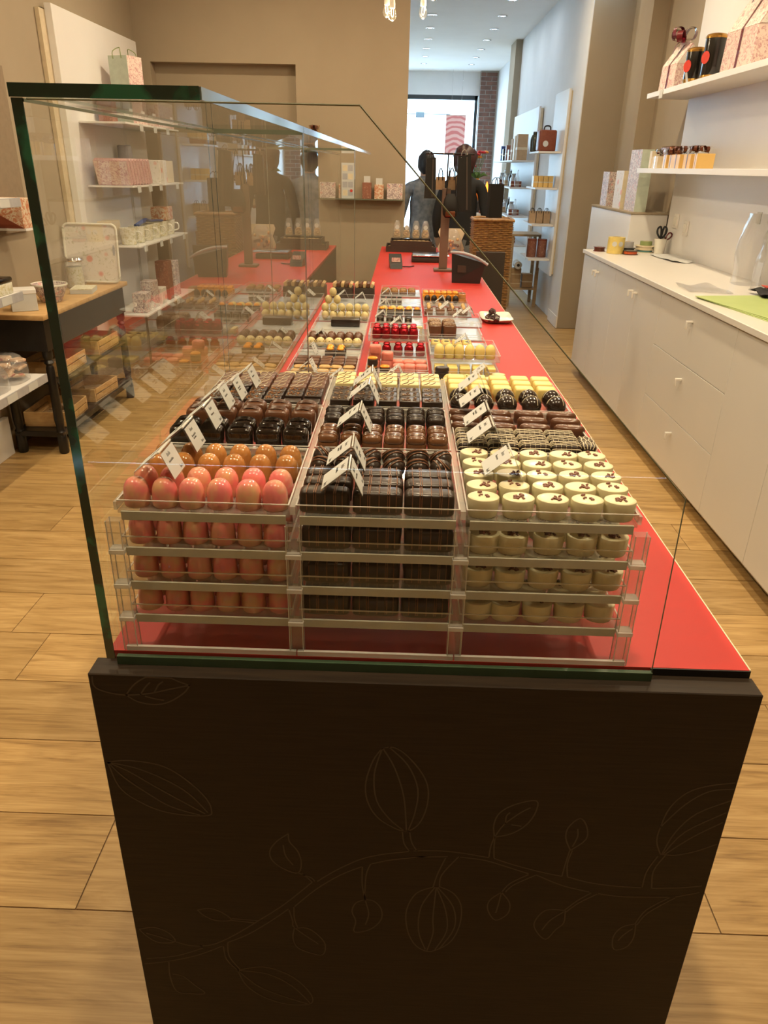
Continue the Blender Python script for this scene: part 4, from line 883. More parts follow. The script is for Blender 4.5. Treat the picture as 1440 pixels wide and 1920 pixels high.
for k in range(2): each('caramel_cube', [((0.300, 3.80, z + 0.0225 * k), 'caramel cube right of the orange foil, near stack, %s one' % ('lower', 'upper')[k]), ((0.300, 3.84, z + 0.0225 * k), 'caramel cube right of the orange foil, far stack, %s one' % ('lower', 'upper')[k])], 'caramel cubes')
for k_, e_ in list(PROTO.items()):
    if not e_[1]: raise RuntimeError('unused praline ' + k_)

# ------------------------------------------------------------------ price cards: folded clear tents with a printed card on each slope
def leafM(p0, pu, pv):
    """frame with u along the ridge and v down the slope"""
    U = Vector(pu); V = Vector(pv); N = U.cross(V).normalized()
    M_ = Matrix.Identity(4)
    for i in range(3):
        M_[i][0] = U[i]; M_[i][1] = V[i]; M_[i][2] = N[i]; M_[i][3] = p0[i]
    return M_
def words(seed, flip):
    R = random.Random(seed); mb = MB()
    def line(v, u0, n, h, bold):
        u = u0
        for k in range(n):
            w_ = 0.0015 * (1.25 if bold else 0.8); hh = h * (1.5 if (k == 0 or R.random() < 0.25) else 1.0)
            mb.box(u, u + w_ * 0.55, v - hh, v, 0, 0.0001)
            if R.random() < 0.7: mb.box(u, u + w_, v - h * 0.55, v - h * 0.38, 0, 0.0001)
            u += w_ * 1.35
    line(0.0130, 0.017, R.randint(4, 6), 0.0038, True)
    line(0.0215, 0.013, R.randint(10, 13), 0.0024, False)
    if R.random() < 0.5: line(0.0258, 0.015, R.randint(7, 10), 0.0024, False)
    line(0.0395, 0.036, 4, 0.0034, True)
    return mb
LEAF = 0.045; RID = 0.052
def make_card(seed, wl, hl, wr, hr):
    t = thing('price_card', None, 'price card', (0, 0, -5))
    Lv = Vector((-wl, 0, -hl)).normalized(); Rv = Vector((wr, 0, -hr)).normalized()
    for nm, V, L_ in (('left_leaf', Lv, math.hypot(wl, hl)), ('right_leaf', Rv, math.hypot(wr, hr))):
        U = Vector((0, 1, 0)); N = U.cross(V) if nm == 'left_leaf' else V.cross(U)
        if nm == 'left_leaf': M_ = leafM((0, 0, 0), U, V)
        else: M_ = leafM((0, 0, 0), U, V)
        nz = 1 if (M_.col[2].z > 0) else -1
        s = nz
        lf = obj(nm, MB().box(0, RID, 0, L_, -0.0008, 0.0008).xf(M_), 'acrylic_edge' if False else 'acrylic', t, smooth=0)
        pc = obj('paper_card', MB().box(0.002, RID - 0.002, 0.003, L_ - 0.002, 0.0010 * s, 0.0014 * s).xf(M_), 'paper', lf, smooth=0)
        w_ = words(seed, 0); k = (L_ / 0.045)
        if nm == 'right_leaf':     # read from the right-hand side
            for i, p in enumerate(w_.v): w_.v[i] = (p[0], p[1] * k, 0.0015 * s + p[2] * s)
        else:
            for i, p in enumerate(w_.v): w_.v[i] = (RID - p[0], p[1] * k, 0.0015 * s + p[2] * s)
        obj('print', w_.xf(M_), 'ink', lf, smooth=0)
    obj('fold', MB().tube([(0, 0, 0.0004), (0, RID, 0.0004)], 0.0013, 6), 'acrylic_edge', t)
    return t
CARDV = [[make_card(11 + i, 0.036, 0.030, 0.017, 0.038), False] for i in range(3)]
ncard = 0
def card(x, y, z, label, rz=0.0):
    global ncard
    e = CARDV[ncard % 3]; ncard += 1
    if not e[1]: o = e[0]; e[1] = True; o.location = (x, y, z); o.rotation_euler = (0, 0, rz)
    else: o = dup(e[0], (x, y, z), rz)
    tag(o, label, None, 'price cards')
for (x, y, z, l) in ((-0.303, 0.866, 1.2150, 'tented price card on the pink eggs, nearest of the left row'), (-0.300, 0.966, 1.2150, 'tented price card on the orange-brown eggs'),
        (-0.297, 1.068, 1.2140, 'tented price card on the glossy dark loaves'), (-0.298, 1.168, 1.2140, 'tented price card on the milk loaves, left row'),
        (-0.297, 1.262, 1.2020, 'tented price card at the front of the sprinkled squares'), (-0.288, 1.350, 1.2000, 'tented price card on the drizzled squares, last of the left row'),
        (-0.060, 0.850, 1.2060, 'tented price card on the dark logs, nearest of the middle row'), (-0.061, 0.928, 1.2080, 'tented price card on the swirled dark balls'),
        (-0.060, 1.082, 1.2100, 'tented price card on the ridged milk domes'), (-0.054, 1.258, 1.2030, 'tented price card on the flaked squares, front one'), (-0.051, 1.345, 1.2030, 'tented price card between flaked squares and cream slabs'),
        (0.153, 0.912, 1.2060, 'tented price card on the white ovals with nibs'), (0.142, 1.046, 1.2030, 'tented price card on the white-striped bars'), (0.142, 1.122, 1.2040, 'tented price card over the milk boats'),
        (0.142, 1.222, 1.2050, 'tented price card on the dark balls with white lines'), (0.146, 1.318, 1.2060, 'tented price card before the yellow cubes')):
    card(x, y, z, l, rnd.uniform(-0.03, 0.03))
FC = [(-0.289, 2.30, 'on the almond biscuits'), (-0.312, 2.54, 'by the orange-topped squares, left column'), (-0.183, 2.19, 'standing in the left silver tray'), (-0.300, 2.79, 'on the spotted cream eggs'), (-0.275, 3.265, 'on the heaped cream eggs'),
      (-0.283, 3.76, 'before the brown boxes, left'), (-0.194, 3.70, 'before the brown boxes, right'), (-0.005, 2.25, 'in the silver tray with marbled pralines'), (0.045, 2.15, 'in the silver tray, second one'), (-0.005, 2.75, 'on the red foil pralines'),
      (-0.078, 3.22, 'on the ribbed dark pralines'), (-0.073, 3.52, 'on the lemon domes'), (-0.068, 3.86, 'behind the white-banded pralines'), (0.238, 2.94, 'beside the truffle blocks'), (0.196, 3.12, 'behind the truffle blocks'),
      (0.195, 3.65, 'behind the almond-topped pralines'), (0.310, 3.36, 'on the empty silver tray'), (0.215, 2.46, 'on the butter domes'), (0.272, 2.29, 'behind the pale disc stacks'), (0.275, 2.10, 'among the pale disc stacks')]
for x, y, l in FC:
    card(x, y, 0.986 if 'foil' not in l and 'butter' not in l and 'truffle' not in l else 1.045, 'small tented price card ' + l, rnd.uniform(-0.15, 0.15))
# ------------------------------------------------------------------ right side: white cabinets under one worktop
FX = 1.44; WT = 0.985
def cabinet(y0, y1, kind, label):
    t = thing('base_cabinet', label, 'cabinet', (1.75, (y0 + y1) / 2, 0), group='white base cabinets')
    h = (y1 - y0) / 2
    obj('gap_shade_sheet', MB().box(-0.2905, -0.2855, -h + 0.001, h - 0.001, 0.087, WT - 0.033), 'gap_dark', t, smooth=0)  # dark sheet paints the shade seen in the gaps between the fronts
    obj('cabinet_body', MB().box(-0.285, 0.295, -h + 0.001, h - 0.001, 0.085, WT - 0.031), 'lacquer_white', t, smooth=0)
    for sx in (-0.18, 0.26):
        for sy in (-h + 0.05, h - 0.05): obj('foot', MB().lathe([(0.02, 0), (0.022, 0.004), (0.018, 0.09)], (sx, sy, 0), 12), 'black_plastic', t)
    obj('plinth', MB().box(-0.24, -0.225, -h + 0.002, h - 0.002, 0.012, 0.085), 'lacquer_white', t, smooth=0)
    def front(nm, ya, yb, za, zb, hy, hz):
        d = obj(nm, MB().rbox(-0.310, -0.291, ya + 0.0015, yb - 0.0015, za, zb, 0.0012, 1), 'lacquer_white', t, smooth=0)
        hd = MB(); hd.rbox(-0.338, -0.310, hy - 0.006, hy + 0.006, hz - 0.006, hz + 0.006, 0.002, 1); hd.rbox(-0.345, -0.336, hy - 0.006, hy + 0.006, hz - 0.034, hz + 0.006, 0.002, 1)
        obj('handle', hd, 'handle_white', d)
    z0, z1 = 0.088, WT - 0.034
    if kind == 'doors':
        front('door', -h, 0, z0, z1, -0.045, z1 - 0.075); front('door', 0, h, z0, z1, 0.045, z1 - 0.075)
    else:
        dz = (z1 - z0 - 0.006) / 3
        for k in range(3): front('drawer', -h, h, z0 + k * (dz + 0.003), z0 + k * (dz + 0.003) + dz, 0.0, z0 + k * (dz + 0.003) + dz - 0.07)
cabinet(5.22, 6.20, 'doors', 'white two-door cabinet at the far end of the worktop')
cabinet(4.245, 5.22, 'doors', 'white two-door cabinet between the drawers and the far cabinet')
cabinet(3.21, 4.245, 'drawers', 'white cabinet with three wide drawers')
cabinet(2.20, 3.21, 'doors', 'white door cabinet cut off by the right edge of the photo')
wt = obj('worktop', MB().rbox(-0.325, 0.30, -2.01, 2.01, -0.028, 0.0, 0.002, 1), 'lacquer_white', loc=(1.75, 4.20, WT), smooth=0); tag(wt, 'long white worktop over the cabinets on the right', 'worktop')
# white back board with two shelves
bb = obj('back_board', MB().rbox(-0.0105, 0.0105, -2.02, 2.02, 0, 1.66, 0.001, 1), 'board_white', loc=(2.045, 4.13, WT), smooth=0); tag(bb, 'tall white wall board behind the right-hand worktop', 'wall board')
def wshelf(z, label, y0, y1, x0=1.745, x1=2.034, th=0.032):
    o = obj('wall_shelf', MB().rbox(-(x1 - x0) / 2, (x1 - x0) / 2, -(y1 - y0) / 2, (y1 - y0) / 2, -th, 0, 0.001, 1), 'board_white', loc=((x0 + x1) / 2, (y0 + y1) / 2, z), smooth=0)
    return tag(o, label, 'shelf')
S1, S2 = 2.062, 1.572
wshelf(S1, 'upper white wall shelf with house-shaped gift boxes', 2.3, 6.20)
wshelf(S2, 'lower white wall shelf with gold boxes', 2.3, 6.18)
# power socket plates
for k, (y, z) in enumerate(((5.95, 1.22), (5.72, 1.185))):
    t = thing('wall_socket', ['wall switch plate behind the scissors cup, upper left one', 'wall socket plate behind the scissors cup, lower right one'][k], 'socket', (2.034, y, z))
    obj('plate', MB().rbox(-0.012, 0, -0.045, 0.045, -0.05, 0.05, 0.003, 2), 'handle_white', t); obj('insert', MB().rbox(-0.015, -0.012, -0.028, 0.028, -0.03, 0.03, 0.001, 1), 'ceramic', t)

def bow(t, c, m, s=1.0, extra=None, seed=0):
    """ribbon bow: loops and tails"""
    R = random.Random(seed); c = Vector(c)
    def strap(P, w, nm, sv=Vector((0.3, 1, 0.2))):
        P = smoothpath(P, 5); mb = MB(); vs = []
        for i, p in enumerate(P):
            d = P[min(i + 1, len(P) - 1)] - P[max(i - 1, 0)]; side = sv.copy(); side = (side - d * (side.dot(d) / max(d.length_squared, 1e-9))).normalized() * w
            vs += [tuple(p + side), tuple(p - side)]
        mb._add(vs, [(2 * i, 2 * i + 1, 2 * i + 3, 2 * i + 2) for i in range(len(P) - 1)]); obj(nm, mb, m, t)
    for k in range(6):
        ph = k * 2 * PI / 6 + R.uniform(-0.3, 0.3); e_ = R.uniform(0.25, 0.9)
        d = Vector((math.cos(ph) * math.cos(e_), math.sin(ph) * math.cos(e_), math.sin(e_))) * 0.06 * s
        n = Vector((-math.cos(ph) * math.sin(e_), -math.sin(ph) * math.sin(e_), math.cos(e_))) * 0.022 * s
        strap([c, c + d * 0.6 + n, c + d, c + d * 0.6 - n, c], 0.012 * s, 'bow_loop', Vector((-math.sin(ph), math.cos(ph), 0)))
    for k in (-1, 1):
        strap([c, c + Vector((k * 0.03, -0.01, -0.02)) * s, c + Vector((k * 0.045, -0.015, -0.055)) * s], 0.010 * s, 'bow_tail')
    obj('bow_knot', MB().ball(tuple(c), 0.011 * s, 8, 6), extra or m, t)

def gable(loc, sx, sy, h, hr, rz, label, seed):
    """house-shaped gift box with a gable top"""
    t = thing('gable_gift_box', label, 'gift box', loc, rz)
    a, b = sx / 2, sy / 2
    obj('box_body', MB().hexa([(-a, -b, 0), (a, -b, 0), (a, b, 0), (-a, b, 0), (-a * 0.94, -b * 0.96, h), (a * 0.94, -b * 0.96, h), (a * 0.94, b * 0.96, h), (-a * 0.94, b * 0.96, h)]), 'f_pink', t, smooth=0)
    obj('gable_roof', MB().prism([(-a * 0.95, h + 0.0006), (a * 0.95, h + 0.0006), (0.004, h + hr), (-0.004, h + hr)], -b * 0.97, b * 0.97, 'y'), 'f_pink', t, smooth=0)
    for yy in (-b * 0.985, b * 0.985):
        obj('gable_flap', MB().prism([(-a * 0.90, h + 0.004), (a * 0.90, h + 0.004), (0, h + hr * 0.92)], yy - 0.001, yy + 0.001, 'y'), 'f_rose', t, smooth=0)
    obj('handle_ridge', MB().box(-0.004, 0.004, -b * 0.6, b * 0.6, h + hr, h + hr + 0.02), 'f_pink', t, smooth=0)
    pl = [(-a - 0.001, 0.0), (-a * 0.95 - 0.001, h), (-0.004, h + hr + 0.0015), (0.004, h + hr + 0.0015), (a * 0.95 + 0.001, h), (a + 0.001, 0.0)]
    mb = MB(); vs = []
    for x, z in pl: vs += [(x, -0.012, z), (x, 0.012, z)]
    mb._add(vs, [(2 * i, 2 * i + 1, 2 * i + 3, 2 * i + 2) for i in range(len(pl) - 1)]); obj('ribbon', mb, 'ribbon_wine', t, smooth=0)
    bow(t, (-0.02, 0, h + hr + 0.03), 'ribbon_wine', 1.6, 'ribbon_red', seed)
    return t
gable((1.875, 5.93, S1 + 0.0004), 0.185, 0.22, 0.15, 0.12, 0.15, 'pink toile house-shaped gift box with wine bow at the left end of the upper shelf', 1)
gable((1.885, 4.72, S1 + 0.0004), 0.22, 0.34, 0.19, 0.17, 0.1, 'large pink toile house-shaped gift box cut by the photo edge', 2)
def tin(y, x, h, label):
    t = thing('tea_tin', label, 'tin', (x, y, S1 + 0.0004), group='black and gold tins')
    r = 0.062
    obj('tin_body', MB().lathe([(r - 0.003, 0), (r, 0.006), (r, h - 0.02)], seg=24), 'tin_black', t)
    obj('gold_band', MB().lathe([(r + 0.001, 0.008), (r + 0.0015, 0.02), (r + 0.001, 0.03)], seg=24, cap=False), 'tin_gold', t)
    obj('lid', MB().lathe([(r + 0.002, h - 0.022), (r + 0.003, h - 0.012), (r - 0.006, h), (r - 0.03, h + 0.006)], seg=24), 'tin_gold', t)
    obj('round_label', MB().lathe([(0.002, 0.0), (0.034, 0.0), (0.034, 0.0015), (0.002, 0.002)], (0, 0, 0), 20, axis='x').xf(Matrix.Rotation(PI * 1.12, 4, 'Z') @ Matrix.Translation((r - 0.001, 0, h * 0.5))), 'label_red', t)
tin(5.52, 1.83, 0.20, 'shorter black and gold tin with red round label')
tin(5.30, 1.86, 0.245, 'taller black and gold tin beside the large gable box')
o = obj('price_slip', MB().box(-0.001, 0, -0.02, 0.02, 0, 0.06).xf(Matrix.Rotation(-0.3, 4, 'Y')), 'paper', loc=(1.765, 5.42, S1), smooth=0); tag(o, 'small white price slip before the black tins', 'price slip')
o = obj('shelf_label', MB().box(-0.0035, 0, -0.035, 0.035, -0.05, 0.0), 'paper', loc=(1.744, 5.86, S1 - 0.002), smooth=0); tag(o, 'white label hanging from the edge of the upper right shelf', 'price label')

def gift(loc, w, d, h, m, mr, label, rz=0, b=None, seed=0):
    t = thing('gift_box', label, 'gift box', loc, rz, group='small boxes on the lower right shelf')
    obj('box_body', MB().rbox(-w / 2, w / 2, -d / 2, d / 2, 0, h, 0.0015, 1), m, t, smooth=0)
    if mr:
        obj('ribbon_band', MB().box(-w / 2 - 0.001, w / 2 + 0.001, -0.007, 0.007, 0.0003, h + 0.001), mr, t, smooth=0)
        bow(t, (0, 0, h + 0.016), mr, 0.75, None, seed)
    return t
z = S2 + 0.0004
gift((1.835, 6.08, z), 0.06, 0.05, 0.115, 'cream_card', None, 'upright cream box at the left end of the lower shelf')
t = thing('foil_packet', 'copper foil packet lying behind the pale box', 'packet', (1.90, 5.93, z)); obj('packet_body', MB().rbox(-0.05, 0.05, -0.11, 0.11, 0.055, 0.145, 0.02, 3), 'c_foil_copper', t); obj('packet_stand', MB().box(-0.04, 0.04, -0.09, 0.09, 0, 0.054), 'cream_card', t, smooth=0)
gift((1.79, 5.80, z), 0.07, 0.12, 0.075, 'cream_card', 'chrome', 'pale cream box with silver ribbon on the lower shelf', seed=1)
ys = [5.62, 5.53, 5.39, 5.21, 5.02]
for k, y in enumerate(ys):
    gift((1.815 + 0.01 * (k % 2), y, z), 0.10, (0.075, 0.07, 0.13, 0.11, 0.18)[k], 0.082, 'gold_card', 'ribbon_brown', 'gold box tied with brown ribbon, %s from the left in its row' % NTH[k], rz=-0.25 if k == 4 else 0.02 * k, seed=3 + k)

# low white partition at the far end of the worktop with gift bags on it
lp = thing('low_partition', 'low glossy white partition beyond the end of the cabinets', 'partition', (1.9, 6.9, 0))
obj('partition_body', MB().rbox(-0.135, 0.15, -0.68, 0.66, 0, 1.245, 0.002, 1), 'board_white', lp, smooth=0); obj('partition_cap', MB().rbox(-0.14, 0.155, -0.685, 0.665, 1.245, 1.262, 0.002, 1), 'wall_taupe', lp, smooth=0)
def paper_bag(loc, w, d, h, front, side, label, rz=0, handle=None, cat='gift bag', hm='black_plastic', group=None):
    t = thing('paper_gift_bag', label, cat, loc, rz, group)
    a, b = w / 2, d / 2
    obj('front_panel', MB().box(-a, a, -b, -b + 0.002, 0, h), front, t, smooth=0); obj('back_panel', MB().box(-a, a, b - 0.002, b, 0, h), front, t, smooth=0)
    for sgn in (-1, 1): obj('side_gusset', MB().hexa([(sgn * a - 0.001, -b + 0.002, 0), (sgn * a + 0.001, -b + 0.002, 0), (sgn * a + 0.001, b - 0.002, 0), (sgn * a - 0.001, b - 0.002, 0), (sgn * a - 0.001, -b + 0.002, h), (sgn * a + 0.001, -b + 0.002, h), (sgn * a + 0.001, b - 0.002, h), (sgn * a - 0.001, b - 0.002, h)]), side, t, smooth=0)
    obj('bag_bottom', MB().box(-a, a, -b + 0.002, b - 0.002, 0, 0.002), side, t, smooth=0)
    if handle:
        for yy in (-b - 0.002, b + 0.002): obj('handle', MB().tube(smoothpath([(-w * 0.22, yy, h - 0.02), (-w * 0.2, yy, h + handle * 0.5), (0, yy * 0.6, h + handle), (w * 0.2, yy, h + handle * 0.5), (w * 0.22, yy, h - 0.02)], 4), 0.003, 6), hm, t)
    return t
paper_bag((1.84, 6.42, 1.2625), 0.09, 0.30, 0.44, 'bag_green', 'f_toile', 'tallest toile gift bag with pale green side on the low partition', 0.0)
paper_bag((1.84, 6.82, 1.2625), 0.09, 0.24, 0.29, 'cream_card', 'f_rose', 'cream gift bag with a red rose bunch on the low partition', 0.0)
paper_bag((1.84, 7.28, 1.2625), 0.09, 0.22, 0.28, 'f_toile', 'f_toile', 'small toile gift bag at the far end of the low partition', 0.0)

# things on the worktop
z = WT + 0.0004
def roll(loc, r, h, m, label, core='cream_card', flange=None):
    t = thing('ribbon_roll', label, 'ribbon roll', loc)
    if flange:
        obj('flange', MB().lathe([(0.01, 0), (r, 0), (r, 0.004), (0.01, 0.004)], seg=22), flange, t); obj('flange', MB().lathe([(0.01, h - 0.004), (r, h - 0.004), (r, h), (0.01, h)], seg=22), flange, t)
        obj('ribbon', MB().lathe([(r * 0.88, 0.0045), (r * 0.88, h - 0.0045)], seg=22), m, t)
    else:
        obj('ribbon', MB().lathe([(r * 0.55, 0.001), (r, 0.001), (r, h), (r * 0.55, h)], seg=24, cap=False), m, t)
    obj('core', MB().lathe([(r * 0.5, 0.0), (r * 0.53, 0.0), (r * 0.53, h + 0.001), (r * 0.5, h + 0.001)], seg=18, cap=False), core, t)
    return t
t = roll((1.60, 5.92, z), 0.062, 0.115, 'yellow_roll', 'tall yellow sticker roll at the front of the worktop', 'yellow_roll')
for a in (-2.0, -1.25): obj('round_sticker', MB().lathe([(0.001, 0), (0.018, 0), (0.018, 0.001), (0.001, 0.001)], seg=16, axis='x').xf(Matrix.Rotation(a, 4, 'Z') @ Matrix.Translation((0.0622, 0, 0.07))), 'paper', t)
roll((1.515, 6.06, z), 0.045, 0.032, 'ribbon_brown', 'brown ribbon roll with a loose end beside the yellow roll', flange='ribbon_wine')
roll((1.70, 5.86, z), 0.055, 0.028, 'ribbon_orange', 'orange ribbon roll lying nearest the worktop edge', flange='black_plastic')
roll((1.72, 6.05, z), 0.065, 0.03, 'black_plastic', 'flat black ribbon spool behind the orange roll', flange='black_plastic')
roll((1.72, 6.05, z + 0.031), 0.05, 0.045, 'rail_grey', 'grey ribbon roll on top of the black spool')
roll((1.86, 6.06, z), 0.07, 0.022, 'teal', 'teal ribbon spool under the pale one', flange='cream_card')
roll((1.86, 6.06, z + 0.0225), 0.075, 0.026, 'cream_card', 'pale ribbon spool stacked on the teal one', flange='cream_card')
roll((1.87, 6.07, z + 0.0495), 0.045, 0.03, 'ribbon_green', 'olive green ribbon roll on top of the spool stack')
t = thing('pen_cup', 'white cup holding scissors on the worktop', 'cup', (1.955, 6.00, z))
obj('cup_body', MB().lathe([(0.036, 0), (0.038, 0.003), (0.046, 0.105), (0.043, 0.105), (0.035, 0.006), (0.002, 0.006)], seg=20, cap=False), 'ceramic', t)
t = thing('scissors', 'black-handled scissors standing in the white cup', 'scissors', (1.95, 5.99, z + 0.09))
for s_ in (-1, 1):
    obj('handle_loop', MB().tube(smoothpath([(s_ * 0.004, 0, 0.02), (s_ * 0.03, 0, 0.05), (s_ * 0.034, 0, 0.085), (s_ * 0.014, 0, 0.10), (s_ * 0.004, 0, 0.06)], 4, True), 0.0075, 7, closed=True), 'black_plastic', t)
    obj('blade', MB().box(s_ * 0.003 - 0.004, s_ * 0.003 + 0.004, -0.001, 0.001, -0.08, 0.025), 'chrome', t, smooth=0)
t = thing('small_scissors', 'wine-red handled scissors leaning in the white cup', 'scissors', (1.985, 5.98, z + 0.08), 0.2)
obj('handle_loop', MB().tube(smoothpath([(0.0, 0, 0.02), (0.03, 0, 0.03), (0.045, 0, 0.055), (0.025, 0, 0.07), (0.006, 0, 0.05)], 4, True), 0.006, 7, closed=True), 'ribbon_wine', t); obj('blade', MB().box(-0.003, 0.004, -0.001, 0.001, -0.07, 0.03), 'chrome', t, smooth=0)
# crumpled tissue, cellophane bags, coloured sheets
def wavy(nx, ny, sx, sy, amp, seed, thick=0.0015):
    R = random.Random(seed); ph = [R.uniform(0, 6) for _ in range(6)]; mb = MB(); vs = []
    for side in (0, 1):
        for j in range(ny + 1):
            for i in range(nx + 1):
                u, v = i / nx, j / ny
                z_ = amp * (0.5 + 0.5 * math.sin(7 * u + ph[0] + 3 * v) * math.sin(5 * v + ph[1])) * (0.3 + 0.7 * abs(2 * u - 1) ** 0.5)
                vs.append(((u - 0.5) * sx * (1 + 0.1 * math.sin(3 * v + ph[2])), (v - 0.5) * sy * (1 + 0.12 * math.sin(4 * u + ph[3])), z_ + side * thick))
    n = (nx + 1) * (ny + 1); fs = []
    for j in range(ny):
        for i in range(nx):
            a = j * (nx + 1) + i; fs.append((a, a + 1, a + nx + 2, a + nx + 1)); fs.append((n + a, n + a + nx + 1, n + a + nx + 2, n + a + 1))
    mb._add(vs, fs); return mb
o = obj('tissue_sheet', wavy(10, 10, 0.16, 0.5, 0.012, 5), 'paper', loc=(1.93, 5.62, z)); tag(o, 'crumpled white tissue paper beside the scissors cup', 'tissue paper')
o = obj('plastic_wrap', wavy(12, 12, 0.2, 0.3, 0.014, 8), 'cellophane', loc=(1.60, 4.12, z)); tag(o, 'clear plastic wrap lying at the far end of the green sheets', 'plastic wrap')
t = thing('green_sheets', 'stack of pale green wrapping sheets at the worktop edge', 'paper stack', (1.72, 3.52, z), 0.12)
for k in range(3): obj('sheet', MB().rbox(-0.21, 0.24, -0.38, 0.33, k * 0.004, k * 0.004 + 0.003, 0.001, 1).xf(Matrix.Rotation(0.03 * k, 4, 'Z')), 'sheet_green', t, smooth=0)
t = thing('dark_bag', 'folded dark blue bag with a red patch behind the green sheets', 'bag', (1.87, 3.88, z + 0.014), -0.1)
obj('bag_fold', wavy(8, 6, 0.17, 0.30, 0.03, 3, 0.004), 'cloth_black', t); obj('red_patch', wavy(4, 4, 0.10, 0.10, 0.006, 4, 0.003).xf(Matrix.Translation((0, 0.01, 0.031))), 'label_red', t)
def cello(loc, w, d, h, label, seed):
    R = random.Random(seed); t = thing('cellophane_bag', label, 'plastic bag', loc); rings = []
    for k, (s, z_) in enumerate(((1, 0), (1.0, h * 0.2), (0.97, h * 0.42), (0.9, h * 0.62), (0.78, h * 0.78), (0.66, h * 0.9), (0.6, h))):
        r = []
        for i in range(16):
            a = 2 * PI * i / 16; rr = 1 + R.uniform(-0.16, 0.12); ct, st = math.cos(a), math.sin(a)
            r.append((w / 2 * s * rr * math.copysign(abs(ct) ** 0.7, ct), d / 2 * s * rr * math.copysign(abs(st) ** 0.7, st), z_))
        rings.append(r)
    obj('bag_film', MB().rings(rings), 'cellophane', t, smooth=15)
    obj('header_card', MB().box(-0.002, 0.002, -d * 0.16, d * 0.16, h * 0.86, h * 1.02), 'paper', t, smooth=0)
    return t
cello((1.93, 4.36, z), 0.14, 0.17, 0.37, 'clear cellophane bags standing on the worktop, left one', 2)
cello((1.95, 4.14, z), 0.13, 0.17, 0.34, 'clear cellophane bag cut off by the right photo edge', 6)
# ------------------------------------------------------------------ left side: white board with shelves
lb = thing('display_board', 'tall white wall board with shelves on the left wall', 'wall board', (-2.2, 6.05, 0.4))
obj('board_panel', MB().rbox(-0.022, 0.022, -0.77, 0.78, 0, 2.005, 0.002, 1), 'board_white', lb, smooth=0); obj('board_batten', MB().box(-0.048, -0.022, -0.85, 0.74, 0.05, 1.97), 'board_edge', lb, smooth=0)
def lshelf(z, label, y0=5.46, y1=6.72, x0=-2.175, x1=-1.865, tags=()):
    t = thing('wall_shelf', label, 'shelf', (-2.0, (y0 + y1) / 2, z))
    obj('shelf_plate', MB().rbox(x0 + 2.0, x1 + 2.0, (y0 - y1) / 2, (y1 - y0) / 2, -0.012, 0, 0.001, 1), 'board_white', t, smooth=0)
    for k, u in enumerate(tags):
        obj('price_tag', MB().box(x1 + 2.0005, x1 + 2.003, (y0 - y1) / 2 + u * (y1 - y0) - 0.035, (y0 - y1) / 2 + u * (y1 - y0) + 0.035, -0.045, -0.002), 'paper', t, smooth=0)
lshelf(1.782, 'highest shelf of the left white board', tags=(0.25, 0.5, 0.75))
lshelf(1.392, 'middle shelf of the left board with pink booklets', tags=(0.1, 0.3, 0.5, 0.85))
lshelf(1.000, 'lower shelf of the left board with patterned cups', tags=(0.1, 0.4, 0.6, 0.9))
lshelf(0.52, 'lowest shelf of the left board with small cartons', 5.46, 6.78, tags=(0.2, 0.6))
paper_bag((-2.01, 6.02, 1.7825), 0.16, 0.16, 0.43, 'bag_green', 'f_pink', 'pink floral gift bag with mint side on the highest left shelf', -0.35, 0.05, hm='ribbon_green')
gift_l = thing('flat_box', 'flat pink box lying on the highest left shelf', 'box', (-2.0, 6.45, 1.7825)); obj('box_body', MB().rbox(-0.13, 0.12, -0.18, 0.2, 0, 0.17, 0.003, 1), 'f_pink', gift_l, smooth=0); obj('box_lid', MB().rbox(-0.132, 0.122, -0.182, 0.202, 0.15, 0.175, 0.003, 1), 'cream_card', gift_l, smooth=0)
o = obj('red_box', MB().rbox(-0.05, 0.05, -0.05, 0.05, 0, 0.19, 0.003, 1), 'f_brown', loc=(-2.1, 5.80, 1.7825), smooth=0); tag(o, 'small brown-red box behind the pink floral bag', 'box')
for k in range(8):
    y = 5.52 + k * 0.062
    t = thing('pink_booklet', 'pink patterned box leaning on the middle left shelf, %s from the left' % (NTH + ('seventh', 'eighth'))[k], 'box', (-2.0, y, 1.3925), group='leaning pink boxes')
    q = MB().rbox(-0.115, 0.115, -0.022, 0.022, 0, 0.165, 0.002, 1).xf(Matrix.Rotation(0.32, 4, 'X') @ Matrix.Translation((0, 0, 0.007)))
    obj('box_body', q, 'f_pink_book', t, smooth=0)
    q = MB().rbox(-0.112, 0.112, -0.024, -0.0222, 0.008, 0.158, 0.0005, 1).xf(Matrix.Rotation(0.32, 4, 'X') @ Matrix.Translation((0, 0, 0.007))); obj('front_print', q, 'f_pink', t, smooth=0)
o = obj('rose_box', MB().rbox(-0.07, 0.07, -0.09, 0.09, 0, 0.165, 0.003, 1), 'f_rose', loc=(-1.96, 6.28, 1.3925), smooth=0); tag(o, 'white box printed with orange roses on the middle left shelf', 'box')
o = obj('pale_box', MB().rbox(-0.07, 0.07, -0.10, 0.10, 0, 0.16, 0.003, 1), 'cream_card', loc=(-1.98, 6.52, 1.3925), smooth=0); tag(o, 'plain pale box at the far end of the middle left shelf', 'box')
o = obj('striped_tin', MB().lathe([(0.05, 0), (0.052, 0.003), (0.052, 0.255), (0.045, 0.26)], seg=20), 'rail_grey', loc=(-2.10, 6.06, 1.3925)); tag(o, 'grey round tin behind the pink boxes of the middle left shelf', 'tin')
